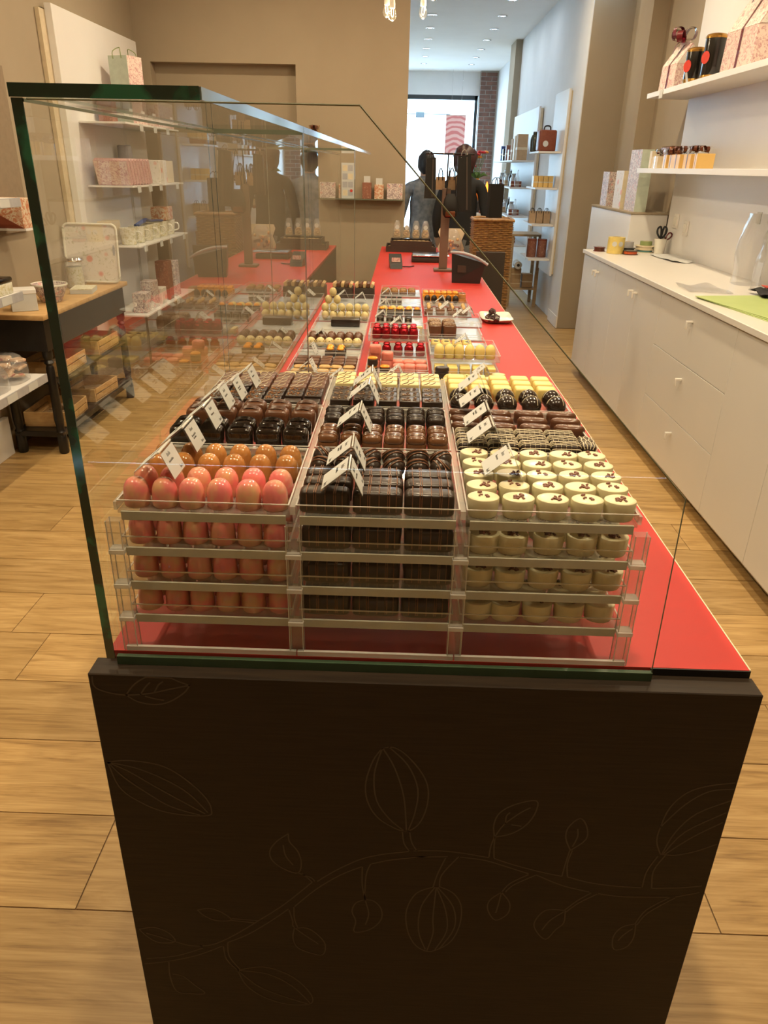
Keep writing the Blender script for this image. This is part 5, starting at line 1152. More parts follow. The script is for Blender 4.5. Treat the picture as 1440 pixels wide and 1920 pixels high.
def cup(y, x, label, m='f_cup', top=None):
    t = thing('patterned_cup', label, 'cup', (x, y, 1.0005), group='patterned cups')
    obj('cup_body', MB().lathe([(0.045, 0), (0.05, 0.004), (0.062, 0.115), (0.058, 0.115), (0.046, 0.008), (0.002, 0.008)], seg=20, cap=False), m, t)
    obj('handle', MB().tube(smoothpath([(0.055, -0.0, 0.09), (0.088, 0, 0.085), (0.09, 0, 0.045), (0.052, 0, 0.03)], 4), 0.006, 7), 'ceramic', t)
    return t
for k in range(6): cup(5.56 + k * 0.19, -1.97, 'swirl-patterned cup on the lower left shelf, %s from the left' % NTH[k])
t = thing('ribbon_heap', 'dark blue ribbon lying over the patterned cups', 'ribbon', (-1.97, 5.95, 1.1165))
for k in range(4): obj('ribbon_strand', MB().tube(smoothpath([(0.03 * math.sin(k), -0.24, 0.004), (0.03, -0.1, 0.022 + 0.005 * k), (-0.02 + 0.015 * k, 0.05, 0.018), (0.02, 0.2, 0.012), (0.0 + 0.01 * k, 0.33, 0.004)], 5), 0.009, 6), 'ribbon_blue', t)
o = obj('yellow_carton', MB().rbox(-0.06, 0.06, -0.10, 0.10, 0, 0.10, 0.003, 1), 'f_orange', loc=(-1.98, 6.42, 1.1165), smooth=0); tag(o, 'yellow and orange carton standing on the cups', 'carton')
o = obj('cream_carton', MB().rbox(-0.05, 0.05, -0.09, 0.09, 0, 0.16, 0.003, 1), 'cream_card', loc=(-2.1, 5.55, 1.0005), smooth=0); tag(o, 'plain cream carton behind the first patterned cup', 'carton')
for k, (y, h, m) in enumerate(((5.62, 0.14, 'f_toile'), (5.82, 0.20, 'f_toile'), (6.02, 0.12, 'f_rose'), (6.22, 0.30, 'f_brown'), (6.42, 0.28, 'f_toile'))):
    o = obj('small_carton', MB().rbox(-0.05, 0.05, -0.06, 0.06, 0, h, 0.003, 1), m, loc=(-1.95, y, 0.5205), smooth=0); tag(o, 'patterned carton on the lowest left shelf, %s from the left' % NTH[k], 'carton', 'cartons on the lowest left shelf')

# console table with turned legs
TB = 0.80
t = thing('console_table', 'narrow console table with oak top and turned black legs', 'table', (-2.06, 4.56, 0))
top = obj('table_top', MB().rbox(-0.17, 0.17, -0.66, 0.64, TB - 0.028, TB, 0.006, 2), 'pine', t); obj('apron', MB().box(-0.145, 0.145, -0.62, 0.60, TB - 0.20, TB - 0.0285), 'black_wood', t, smooth=0)
obj('low_shelf', MB().rbox(-0.14, 0.14, -0.60, 0.58, 0.10, 0.135, 0.003, 1), 'black_wood', t, smooth=0); obj('mid_shelf', MB().rbox(-0.14, 0.14, -0.55, 0.55, 0.395, 0.410, 0.003, 1), 'black_wood', t, smooth=0)
lp_ = [(0.024, 0), (0.028, 0.01), (0.028, 0.10), (0.020, 0.115), (0.028, 0.13), (0.020, 0.145), (0.026, 0.2), (0.024, 0.40), (0.022, 0.50), (0.017, 0.515), (0.027, 0.53), (0.018, 0.545), (0.027, 0.56), (0.027, TB - 0.2)]
lm = MB().lathe(lp_, seg=14).mesh('leg', 'black_wood')
for sx in (-0.12, 0.12):
    for sy in (-0.58, 0.56): put('leg', lm, t, (sx, sy, 0))
def crate(loc, label, rz=0):
    t = thing('wooden_crate', label, 'crate', loc, rz)
    obj('crate_bottom', MB().box(-0.12, 0.12, -0.17, 0.17, 0, 0.008), 'pine', t, smooth=0)
    for s_ in (-1, 1):
        obj('end_board', MB().rbox(-0.12, 0.12, s_ * 0.172 - 0.006, s_ * 0.172 + 0.006, 0.0, 0.085, 0.001, 1), 'pine', t, smooth=0)
        for k in range(2): obj('side_slat', MB().rbox(s_ * 0.12 - 0.004, s_ * 0.12 + 0.004, -0.165, 0.165, 0.012 + k * 0.04, 0.045 + k * 0.04, 0.001, 1), 'pine', t, smooth=0)
    R = random.Random(int(loc[1] * 100))
    for k in range(3): obj('wrapped_bar', MB().rbox(-0.06, 0.06, -0.03, 0.03, 0.009 + 0.02 * k, 0.028 + 0.02 * k, 0.004, 1).xf(Matrix.Rotation(R.uniform(-0.6, 0.6), 4, 'Z') @ Matrix.Translation((R.uniform(-0.03, 0.03), R.uniform(-0.1, 0.1), 0))), 'kraft', t, smooth=0)
crate((-2.06, 4.22, 0.1355), 'wooden crate on the bottom shelf of the console table, near end', 0.05)
crate((-2.06, 4.72, 0.1355), 'wooden crate on the bottom shelf of the console table, far end', -0.05)
crate((-2.06, 4.30, 0.4105), 'wooden crate on the upper shelf of the console table, near end', 0.03)
crate((-2.06, 4.85, 0.4105), 'wooden crate on the upper shelf of the console table, far end', 0.0)
# on the table
z = TB + 0.0005
t = thing('serving_tray', 'white serving tray with pink roses leaning upright on the console table', 'serving tray', (-2.06, 5.06, z + 0.01))
Mx = Matrix.Rotation(-0.12, 4, 'X')
def rr(w, h, r, hole=None):
    P = []
    for cx_, cz, a0 in ((w - r, r, -PI / 2), (w - r, h - r, 0), (-w + r, h - r, PI / 2), (-w + r, r, PI)):
        for k in range(6): P.append((cx_ + r * math.cos(a0 + PI / 2 * k / 5), cz + r * math.sin(a0 + PI / 2 * k / 5)))
    return P
P = [(a, b) for a, b in rr(0.175, 0.36, 0.035)]
obj('tray_plate', MB().prism(P, -0.004, 0.004, 'y').xf(Mx), 'f_rose', t, smooth=0)
obj('tray_rim', MB().tube([Mx @ Vector((a, -0.008, b)) for a, b in P], 0.008, 8, closed=True), 'ceramic', t)
obj('handle_slot', MB().prism([(0.148 + 0.008 * math.cos(a), 0.20 + 0.035 * math.sin(a)) for a in [2 * PI * k / 14 for k in range(14)]], -0.0055, -0.0042, 'y').xf(Mx), 'rail_grey', t, smooth=0)
t = thing('glass_jar', 'clear ribbed jar with metal lid before the rose tray', 'jar', (-2.10, 4.86, z)); obj('jar_body', MB().lathe([(0.055, 0), (0.06, 0.004)] + [(0.06 + 0.003 * (k % 2), 0.02 + k * 0.016) for k in range(9)] + [(0.05, 0.165), (0.002, 0.166)], seg=20), 'cellophane', t); obj('lid', MB().lathe([(0.064, 0.166), (0.066, 0.172), (0.06, 0.185), (0.01, 0.188)], seg=20), 'chrome', t); obj('jar_fill', MB().lathe([(0.05, 0.006), (0.05, 0.13), (0.01, 0.135)], seg=16), 'f_cup', t)
t = thing('bowl', 'white bowl with dark print beside the green glass edge', 'bowl', (-2.03, 4.33, z)); obj('bowl_body', MB().lathe([(0.05, 0), (0.055, 0.004), (0.095, 0.085), (0.098, 0.10), (0.092, 0.10), (0.05, 0.012), (0.002, 0.01)], seg=24, cap=False), 'f_toile', t); obj('rim_band', MB().lathe([(0.099, 0.092), (0.1005, 0.1), (0.099, 0.103), (0.094, 0.1)], seg=24, cap=False), 'ceramic', t)
t = thing('white_box', 'plain white box at the near corner of the console table', 'box', (-2.06, 4.06, z), 0.5); obj('box_body', MB().rbox(-0.065, 0.065, -0.06, 0.06, 0, 0.11, 0.002, 1), 'paper', t, smooth=0); obj('box_lid', MB().rbox(-0.067, 0.067, -0.062, 0.062, 0.09, 0.112, 0.002, 1), 'board_white', t, smooth=0)
t = thing('napkin_stack', 'stack of pale printed napkins on the console table', 'napkins', (-1.99, 4.70, z), 0.2)
for k in range(5): obj('napkin', MB().rbox(-0.065, 0.065, -0.09, 0.09, k * 0.006, k * 0.006 + 0.0055, 0.001, 1), 'f_cup' if k == 4 else 'paper', t, smooth=0)

# near wall shelves at the left photo edge
nb = obj('dark_backboard', MB().box(-0.012, 0.012, -1.5, 1.17, 0, 0.84), 'dark_tan', loc=(-2.236, 3.45, 1.165), smooth=0); tag(nb, 'dark wall panel behind the shelves at the left photo edge', 'wall panel')
pb = obj('plinth_board', MB().rbox(-0.01, 0.02, -1.3, 0.50, 0, 0.22, 0.002, 1), 'lacquer_white', loc=(-2.236, 3.45, 0.0005), smooth=0); tag(pb, 'low white plinth board at the foot of the left wall', 'plinth')
def nshelf(z, y1, x1, label):
    t = thing('display_shelf', label, 'shelf', (-2.1, y1 - 0.7, z))
    obj('shelf_plate', MB().rbox(-0.122, x1 + 2.1, -0.7, 0.7, -0.016, 0, 0.001, 1), 'board_white', t, smooth=0)
    r_ = obj('price_rail', MB().rbox(x1 + 2.1, x1 + 2.106, -0.7, 0.7, -0.042, 0.002, 0.001, 1), 'rail_grey', t, smooth=0)
    for k in range(6): obj('price_tag', MB().box(x1 + 2.1065, x1 + 2.1075, -0.62 + k * 0.22, -0.52 + k * 0.22, -0.039, -0.002), 'paper', r_, smooth=0)
nshelf(1.365, 4.06, -1.985, 'top display shelf at the left photo edge')
nshelf(0.935, 3.82, -1.94, 'middle display shelf at the left photo edge')
nshelf(0.505, 3.84, -1.90, 'bottom display shelf at the left photo edge')
t = thing('jam_jar', 'small jar with red label and black lid on the top left-edge shelf', 'jar', (-2.05, 3.62, 1.3655)); obj('jar_body', MB().lathe([(0.03, 0), (0.034, 0.004), (0.034, 0.06), (0.028, 0.066)], seg=16), 'label_red', t); obj('lid', MB().lathe([(0.031, 0.066), (0.032, 0.07), (0.032, 0.085), (0.005, 0.088)], seg=16), 'black_plastic', t)
o = obj('pink_packet', MB().rbox(-0.07, 0.07, -0.09, 0.09, 0, 0.028, 0.004, 1), 'f_orange', loc=(-2.08, 3.73, 1.3655), smooth=0); tag(o, 'pink and cream packet on the top left-edge shelf', 'packet')
t = thing('hamper_box', 'brown and gold box standing on a bracket beyond the top left-edge shelf', 'box', (-2.13, 4.28, 1.205)); obj('box_body', MB().rbox(-0.09, 0.08, -0.08, 0.06, 0, 0.15, 0.003, 1), 'f_orange', t, smooth=0); obj('brown_flap', MB().prism([(-0.09, 0.0), (0.08, 0.0), (-0.09, 0.09)], -0.083, -0.081, 'y'), 'leather', t, smooth=0)
for k in range(3):
    t = thing('tea_box', 'floral tin with black lid on the middle left-edge shelf, %s from the far end' % NTH[k], 'tin', (-2.03, 3.70 - k * 0.19, 0.9355), group='floral tins with black lids'); obj('tin_body', MB().rbox(-0.075, 0.075, -0.075, 0.075, 0, 0.055, 0.006, 2), 'f_cup', t); obj('lid', MB().rbox(-0.078, 0.078, -0.078, 0.078, 0.0555, 0.08, 0.008, 2), 'tin_black', t)
for k in range(3):
    t = thing('biscuit_bag', 'clear bag of biscuits on the bottom left-edge shelf, %s from the far end' % NTH[k], 'biscuit bag', (-2.02, 3.68 - k * 0.21, 0.5055), group='clear biscuit bags')
    R = random.Random(k)
    for j in range(9): obj('biscuit', MB().rbox(-0.032, 0.032, -0.03, 0.03, 0, 0.016, 0.005, 1).xf(Matrix.Translation((R.uniform(-0.05, 0.05), R.uniform(-0.05, 0.05), 0.018 + 0.0105 * j)) @ Matrix.Rotation(R.uniform(-0.5, 0.5), 4, 'X') @ Matrix.Rotation(R.uniform(0, 3), 4, 'Z')), 'f_meringue', t, smooth=0)
    obj('bag_film', MB().sup([(0.004, 0), (0, 0.01), (0.004, 0.08), (0.03, 0.125), (0.055, 0.14)], 0.095, 0.10, 3, 16), 'cellophane', t)

# ledge on the back wall with small cartons
o = obj('glass_ledge', MB().box(-0.30, 0.29, -0.06, 0.06, -0.008, 0), 'glass_edge_line', loc=(-0.30, 6.935, 1.288), smooth=0); tag(o, 'thin glass ledge on the back wall', 'shelf')
def carton(x, w, h, m, label, tagc=False):
    t = thing('shelf_carton', label, 'carton', (x, 6.93, 1.2885)); obj('carton_body', MB().rbox(-w / 2, w / 2, -0.03, 0.03, 0, h, 0.002, 1), m, t, smooth=0)
    if tagc: obj('header_card', MB().box(-w * 0.35, w * 0.35, -0.001, 0.001, h, h + 0.05), 'paper', t, smooth=0)
carton(-0.33, 0.078, 0.13, 'f_brown', 'brown patterned carton with white header on the glass ledge', True)
carton(-0.225, 0.08, 0.115, 'f_orange', 'orange carton with white header on the glass ledge', True)
carton(-0.09, 0.135, 0.125, 'f_toile', 'wide patterned carton at the right end of the glass ledge')
t = thing('notice_sheet', 'white sheet with small pictures pinned above the glass ledge', 'notice', (-0.5, 6.995, 1.2885)); obj('sheet', MB().box(-0.055, 0.055, -0.003, 0, 0, 0.28), 'paper', t, smooth=0)
for i in range(2):
    for j in range(4): obj('picture', MB().box(-0.046 + i * 0.048, -0.004 + i * 0.048, -0.0042, -0.0032, 0.02 + j * 0.065, 0.066 + j * 0.065), 'rail_grey' if (i + j) % 3 else 'cream_card', t, smooth=0)
obj('red_dot', MB().lathe([(0.001, -0.0055), (0.012, -0.0055), (0.012, -0.0043), (0.001, -0.0043)], (0.03, 0, 0.06), 12, axis='y'), 'label_red', t)
o = obj('wall_bracket_shelf', MB().box(-0.09, 0.09, -0.10, 0.06, -0.012, 0), 'glass_edge_line', loc=(-0.775, 6.935, 1.655), smooth=0); tag(o, 'small ledge carrying a tied kraft bag on the back wall', 'shelf')
t = thing('kraft_bag', 'kraft bag tied with brown ribbon above the far end of the glass hood', 'gift bag', (-0.775, 6.92, 1.6555)); obj('bag_body', MB().sup([(0.004, 0), (0, 0.01), (0.002, 0.13), (0.012, 0.16), (0.004, 0.19)], 0.052, 0.03, 4, 16), 'kraft', t); bow(t, (0, -0.03, 0.165), 'ribbon_brown', 0.7, None, 4)

o = obj('wall_bracket', MB().box(-0.095, 0.09, -0.09, 0.07, -0.012, -0.0005), 'board_white', loc=(-2.13, 4.28, 1.205), smooth=0); tag(o, 'small white wall bracket under the brown and gold box', 'bracket')
# ------------------------------------------------------------------ far end of the counter
z = CT + 0.0005
t = thing('plate', 'square white plate on the red counter top', 'plate', (0.425, 3.38, z))
def sq(h, lift, r=0.3):
    P = []
    for k in range(32):
        a = 2 * PI * k / 32; ct_, st = math.cos(a), math.sin(a); x, y = h * math.copysign(abs(ct_) ** 0.35, ct_), h * 1.45 * math.copysign(abs(st) ** 0.35, st)
        P.append((x, y, lift + 0.006 * (abs(x * y) / (h * h * 1.45)) if lift > 0.006 else lift))
    return P
obj('plate_body', MB().rings([sq(0.045, 0.0), sq(0.055, 0.002), sq(0.072, 0.016), sq(0.070, 0.018), sq(0.050, 0.0055), sq(0.01, 0.005)]), 'ceramic', t)
for k, (x, y, zz) in enumerate(((0.385, 3.30, 0), (0.412, 3.29, 0), (0.392, 3.345, 0), (0.418, 3.335, 0), (0.398, 3.315, 0.028))):
    tt = thing('berry_praline', 'dark glazed berry cluster on the white plate, %s' % ('front left', 'front right', 'back left', 'back right', 'on top')[k], 'praline', (x, y, z + 0.006 + zz), 0.7 * k, 'glazed berries on the plate')
    R = random.Random(k); mb = MB()
    for j in range(8): mb.ball((0.008 * math.cos(j * 0.8), 0.012 * math.sin(j * 0.8), 0.012 + 0.004 * (j % 2)), 0.0095, 8, 6)
    mb.ball((0, 0, 0.02), 0.011, 8, 6); obj('berry_body', mb, 'c_berry', tt)
# till screen seen from behind, card terminal, label printer
t = thing('till_screen', 'black till screen standing at the staff edge of the counter', 'till', (0.385, 4.56, z), -0.12)
obj('screen_body', MB().hexa([(-0.09, -0.03, 0.0), (0.075, -0.03, 0.0), (0.075, 0.07, 0.0), (-0.09, 0.07, 0.0), (-0.10, -0.02, 0.165), (0.10, -0.035, 0.115), (0.10, 0.07, 0.12), (-0.10, 0.09, 0.18)]), 'black_plastic', t, smooth=0)
obj('screen_hood', MB().tube(smoothpath([(-0.105, -0.02, 0.17), (-0.03, -0.03, 0.168), (0.05, -0.035, 0.145), (0.115, -0.035, 0.108)], 4), 0.008, 8), 'rail_grey', t); obj('rating_plate', MB().box(-0.06, -0.01, -0.034, -0.031, 0.06, 0.1), 'dark_brown', t, smooth=0)
t = thing('card_terminal', 'small black card terminal on the red counter', 'card terminal', (-0.05, 5.18, z), 0.1)
obj('terminal_body', MB().hexa([(-0.04, -0.06, 0.0), (0.04, -0.06, 0.0), (0.04, 0.06, 0.0), (-0.04, 0.06, 0.0), (-0.042, -0.05, 0.03), (0.042, -0.05, 0.03), (0.042, 0.06, 0.085), (-0.042, 0.06, 0.085)]), 'black_plastic', t, smooth=0); obj('terminal_screen', MB().prism([(-0.03, 0.035), (0.03, 0.035), (0.028, 0.068), (-0.028, 0.068)], -0.057, -0.0535, 'y').xf(Matrix.Translation((0, 0.03, 0))), 'f_pink', t, smooth=0)
obj('cable', MB().tube(smoothpath([(0.04, 0.04, 0.006), (0.09, 0.02, 0.006), (0.13, 0.06, 0.006)], 4), 0.004, 6), 'black_plastic', t)
t = thing('scale', 'counter scale with a bright steel plate', 'scale', (0.17, 5.62, z)); obj('scale_base', MB().rbox(-0.11, 0.13, -0.10, 0.10, 0, 0.035, 0.006, 2), 'dark_brown', t); obj('steel_plate', MB().rbox(-0.105, 0.16, -0.11, 0.12, 0.04, 0.05, 0.004, 2), 'chrome', t); obj('column', MB().box(-0.02, 0.02, -0.02, 0.02, 0.035, 0.04), 'chrome', t, smooth=0)
# stacked trays with bags of biscuits
for k, (zz, hw, hh, lab) in enumerate(((0, 0.20, 0.045, 'wooden tray of biscuits at the far counter end, lower one'), (0.0455, 0.165, 0.04, 'wooden tray of biscuits at the far counter end, upper one'))):
    t = thing('biscuit_tray', lab, 'tray', (0.06, 6.32, z + zz), group='biscuit trays at the counter end')
    for nm, bx in (('tray_front', (-hw, hw, -0.13, -0.122)), ('tray_back', (-hw, hw, 0.122, 0.13)), ('tray_side', (-hw, -hw + 0.008, -0.122, 0.122)), ('tray_side', (hw - 0.008, hw, -0.122, 0.122)), ('tray_floor', (-hw + 0.008, hw - 0.008, -0.122, 0.122))):
        obj(nm, MB().box(*bx, 0, hh if 'floor' not in nm else 0.006), 'dark_brown', t, smooth=0)
    R = random.Random(k)
    for j in range(9): obj('biscuit', MB().ball((0, 0, 0), 0.022, 8, 5, sc=(1.1, 0.8, 0.5)).xf(Matrix.Translation((-hw + 0.035 + j * (2 * hw - 0.07) / 8, R.uniform(-0.10, -0.07), hh * 0.75))), 'cookie', t)
for j in range(4):
    t = thing('biscuit_packet', 'clear packet of biscuits with round white label, %s from the left' % NTH[j], 'biscuit packet', (-0.055 + j * 0.076, 6.34, z + 0.092), group='clear biscuit packets')
    for q in range(4): obj('biscuit', MB().rbox(-0.026, 0.026, -0.02, 0.02, 0, 0.02, 0.006, 1).xf(Matrix.Translation((0, 0, 0.003 + q * 0.014)) @ Matrix.Rotation(0.5 * q, 4, 'Z')), 'cookie', t)
    obj('packet_film', MB().sup([(0.003, 0), (0, 0.006), (0.003, 0.06), (0.012, 0.11), (0.022, 0.135)], 0.036, 0.034, 3.5, 14), 'cellophane', t); obj('round_label', MB().lathe([(0.001, -0.001), (0.017, -0.001), (0.017, 0), (0.001, 0)], (0, -0.033, 0.085), 14, axis='y'), 'paper', t)
t = thing('candy_bag', 'scallop-edged card bag full of orange and brown sweets', 'sweet bag', (0.375, 6.22, z))
obj('card_back', MB().prism([(-0.09 + 0.0 * k, 0.0) for k in range(1)] + [(0.10, 0.0)] + [(0.10 + 0.012 * math.sin(k * 1.57), 0.03 * k) for k in range(1, 7)] + [(-0.09 - 0.012 * math.sin(k * 1.57), 0.03 * k) for k in range(6, 0, -1)], 0.055, 0.058, 'y'), 'cream_card', t, smooth=0)
obj('bag_film', MB().sup([(0.004, 0), (0, 0.01), (0.004, 0.10), (0.03, 0.16), (0.05, 0.175)], 0.085, 0.05, 3, 16), 'cellophane', t)
R = random.Random(12)
for j in range(26): obj('sweet', MB().ball((R.uniform(-0.06, 0.06), R.uniform(-0.035, 0.035), 0.014 + R.uniform(0, 0.11)), 0.013, 7, 5), ('c_foil_orange', 'c_foil_copper', 'cookie')[j % 3], t)
# brown post with a cross bar: paper bags hang from it
t = thing('bag_stand', 'brown wooden post on the counter with paper bags hanging from it', 'display stand', (0.262, 5.08, z))
obj('stand_foot', MB().rbox(-0.06, 0.06, -0.05, 0.05, 0, 0.015, 0.003, 1), 'brown_post', t, smooth=0); obj('post', MB().rbox(-0.027, 0.027, -0.012, 0.012, 0.0155, 0.50, 0.003, 1), 'brown_post', t, smooth=0); obj('rod', MB().tube([(0, 0, 0.5), (0, 0, 0.695)], 0.005, 8), 'black_plastic', t)
obj('cross_bar', MB().tube([(-0.14, 0.0, 0.695), (0.16, 0.0, 0.695)], 0.006, 8), 'black_plastic', t)
for hx in (-0.115, -0.03, 0.03, 0.105): obj('hook', MB().tube(smoothpath([(hx, 0, 0.695), (hx, -0.03, 0.69), (hx, -0.035, 0.70)], 3), 0.003, 6), 'chrome', t)
def bottle_bag(x, zb, h, w, label, tilt):
    t = thing('bottle_bag', label, 'gift bag', (x, 5.02, zb)); a = w / 2
    M_ = Matrix.Rotation(tilt, 4, 'Y')
    obj('bag_body', MB().hexa([tuple(M_ @ Vector(p)) for p in ((-a, -0.03, 0), (a, -0.03, 0), (a, 0.03, 0), (-a, 0.03, 0), (-a * 0.8, -0.022, h), (a * 0.8, -0.022, h * 1.03), (a * 0.8, 0.022, h * 1.03), (-a * 0.8, 0.022, h))]), 'bag_black', t, smooth=0)
    obj('side_fold', MB().hexa([tuple(M_ @ Vector(p)) for p in ((a * 0.25, -0.034, 0.01), (a * 0.5, -0.034, 0.01), (a * 0.5, -0.030, 0.01), (a * 0.25, -0.030, 0.01), (a * 0.2, -0.027, h * 0.98), (a * 0.4, -0.027, h * 0.98), (a * 0.4, -0.022, h * 0.98), (a * 0.2, -0.022, h * 0.98))]), 'dark_brown', t, smooth=0)
    obj('handle', MB().tube(smoothpath([tuple(M_ @ Vector(p)) for p in ((-a * 0.4, -0.02, h * 0.97), (-a * 0.3, -0.015, h + 0.02), (0, -0.012, h + 0.035), (a * 0.3, -0.015, h + 0.02), (a * 0.4, -0.02, h * 0.97))], 4), 0.003, 6), 'chrome' if w > 0.09 else 'bag_black', t)
bottle_bag(0.155, 1.372, 0.225, 0.072, 'slim black bottle bag hanging left of the brown post', 0.0)
bottle_bag(0.372, 1.300, 0.315, 0.098, 'large glossy black bottle bag hanging right of the brown post', -0.05)
paper_bag((0.222, 5.125, 1.42), 0.055, 0.04, 0.075, 'kraft', 'kraft', 'small kraft bag hanging next to the brown post, left one', 0, 0.05, group='small kraft bags on the stand')
paper_bag((0.293, 5.125, 1.42), 0.060, 0.04, 0.078, 'kraft', 'kraft', 'small kraft bag hanging next to the brown post, right one', 0, 0.05, group='small kraft bags on the stand')
t = thing('leather_pouch', 'black pouch with copper clasp hanging below the kraft bags', 'pouch', (0.285, 4.965, 1.262)); obj('pouch_body', MB().sup([(0.02, 0), (0.004, 0.02), (0, 0.06), (0.01, 0.11), (0.025, 0.14)], 0.05, 0.02, 2.4, 16), 'bag_black', t); obj('clasp', MB().rbox(-0.03, 0.03, -0.024, -0.018, 0.01, 0.04, 0.003, 1), 'c_foil_copper', t); obj('strap', MB().tube(smoothpath([(-0.03, 0, 0.13), (-0.02, 0, 0.25), (0, 0.02, 0.36), (0.02, 0, 0.25), (0.03, 0, 0.13)], 4), 0.003, 6), 'bag_black', t)

# wicker column with a black bag on it, behind the counter
t = thing('wicker_column', 'tall square wicker column behind the counter', 'wicker stand', (0.675, 6.1, 0))
W = 0.146; NS = 32; per = NS * 4; NR = 92; Rg = []
for j in range(NR * 2 + 1):
    zz = 1.195 * j / (NR * 2); r = []
    for i in range(per):
        u = i / per * 4; s_ = int(u); f_ = (u - s_) * 2 - 1
        x, y = ((f_, -1), (1, f_), (-f_, 1), (-1, -f_))[s_]
        row = j // 2
        wv = (0.0055 * math.sin(i / per * 2 * PI * NS / 2 + (PI if row % 2 else 0)) + 0.003) if j % 2 else -0.004
        k = 1 + wv / W
        r.append((W * x * k, W * y * k, zz))
    Rg.append(r)
o = obj('weave', MB().rings(Rg), 'wicker', t, smooth=60)
obj('braided_rim', MB().tube([(W * 1.02 * x, W * 1.02 * y, 1.196 + 0.004 * math.sin(3 * k)) for k, (x, y) in enumerate([((f, -1)) for f in [-1, -.5, 0, .5, 1]] + [(1, f) for f in [-.5, 0, .5, 1]] + [(f, 1) for f in [.5, 0, -.5, -1]] + [(-1, f) for f in [.5, 0, -.5]])], 0.011, 7, closed=True), 'wicker', t)
paper_bag((0.685, 6.08, 1.208), 0.105, 0.06, 0.235, 'bag_black', 'bag_black', 'tall black paper bag standing on the wicker column', 0.3, 0.045)
o = obj('dark_board', MB().rbox(-0.10, 0.10, -0.01, 0.01, 0, 1.03, 0.002, 1), 'dark_brown', loc=(0.60, 5.35, 0.0005), smooth=0); tag(o, 'dark brown upright board beside the till', 'board')

# ------------------------------------------------------------------ customers in the street half
def person(name_label, loc, rz, joints, mats_by, hair, cat='person'):
    """one continuous skin-modifier body; joints: name -> (pos, radius, parent)"""
    names = list(joints); me = bpy.data.meshes.new('body'); idx = {n: i for i, n in enumerate(names)}
    me.from_pydata([joints[n][0] for n in names], [(idx[n], idx[joints[n][2]]) for n in names if joints[n][2]], [])
    o = bpy.data.objects.new('tmp_body', me); COL.objects.link(o)
    o.modifiers.new('skin', 'SKIN'); sb = o.modifiers.new('sub', 'SUBSURF'); sb.levels = 2; sb.render_levels = 2
    for i, n in enumerate(names):
        r = joints[n][1]; me.skin_vertices[0].data[i].radius = (r, r) if not isinstance(r, tuple) else r
        me.skin_vertices[0].data[i].use_root = (n == 'pelvis')
    dg = bpy.context.evaluated_depsgraph_get(); dg.update()
    ev = o.evaluated_get(dg); nm = bpy.data.meshes.new_from_object(ev)
    bpy.data.objects.remove(o, do_unlink=True)
    nm.name = 'body'; nm.materials.clear()
    for m_ in ('skin', mats_by['top'], mats_by['legs'], 'black_plastic'): nm.materials.append(MATS[m_])
    for p in nm.polygons:
        c = p.center; p.use_smooth = True
        if c.z > mats_by['collar'] or (mats_by['cuff'](c)): p.material_index = 0
        elif c.z > mats_by['hem']: p.material_index = 1
        elif c.z > 0.09: p.material_index = 2
        else: p.material_index = 3
    t = thing('person', name_label, cat, loc, rz)
    put('body', nm, t)
    h = hair; hb = MB(); R = random.Random(h['seed'])
    Rr = []
    for k in range(13):
        ph = -PI / 2 + PI * k / 12; r = []
        for i in range(20):
            th = 2 * PI * i / 20; q = 1 + R.uniform(-1, 1) * h['curl']
            x, y, z_ = h['r'][0] * math.cos(ph) * math.cos(th) * q, h['r'][1] * math.cos(ph) * math.sin(th) * q, h['r'][2] * math.sin(ph) * q
            if y > 0.03 and z_ < 0.035: y = 0.03 + (y - 0.03) * 0.15      # leave the face free
            r.append((h['c'][0] + x, h['c'][1] + y, h['c'][2] + z_))
        Rr.append(r)
    obj('hair', hb.rings(Rr), h['m'], t)
    fc = h['face']
    for s_ in (-1, 1):
        obj('eye', MB().ball((fc[0] + s_ * 0.031, fc[1] + 0.001, fc[2]), 0.010, 8, 6), 'ceramic', t); obj('ear', MB().ball((fc[0] + s_ * 0.078, fc[1] - 0.085, fc[2] - 0.012), 0.022, 8, 6, sc=(0.4, 0.8, 1.2)), 'skin', t)
    obj('nose', MB().ball((fc[0], fc[1] + 0.012, fc[2] - 0.03), 0.016, 8, 6, sc=(0.8, 1.1, 1.3)), 'skin', t); obj('mouth', MB().ball((fc[0], fc[1] + 0.002, fc[2] - 0.072), 0.02, 8, 5, sc=(1.1, 0.4, 0.35)), 'label_red', t)
    return t
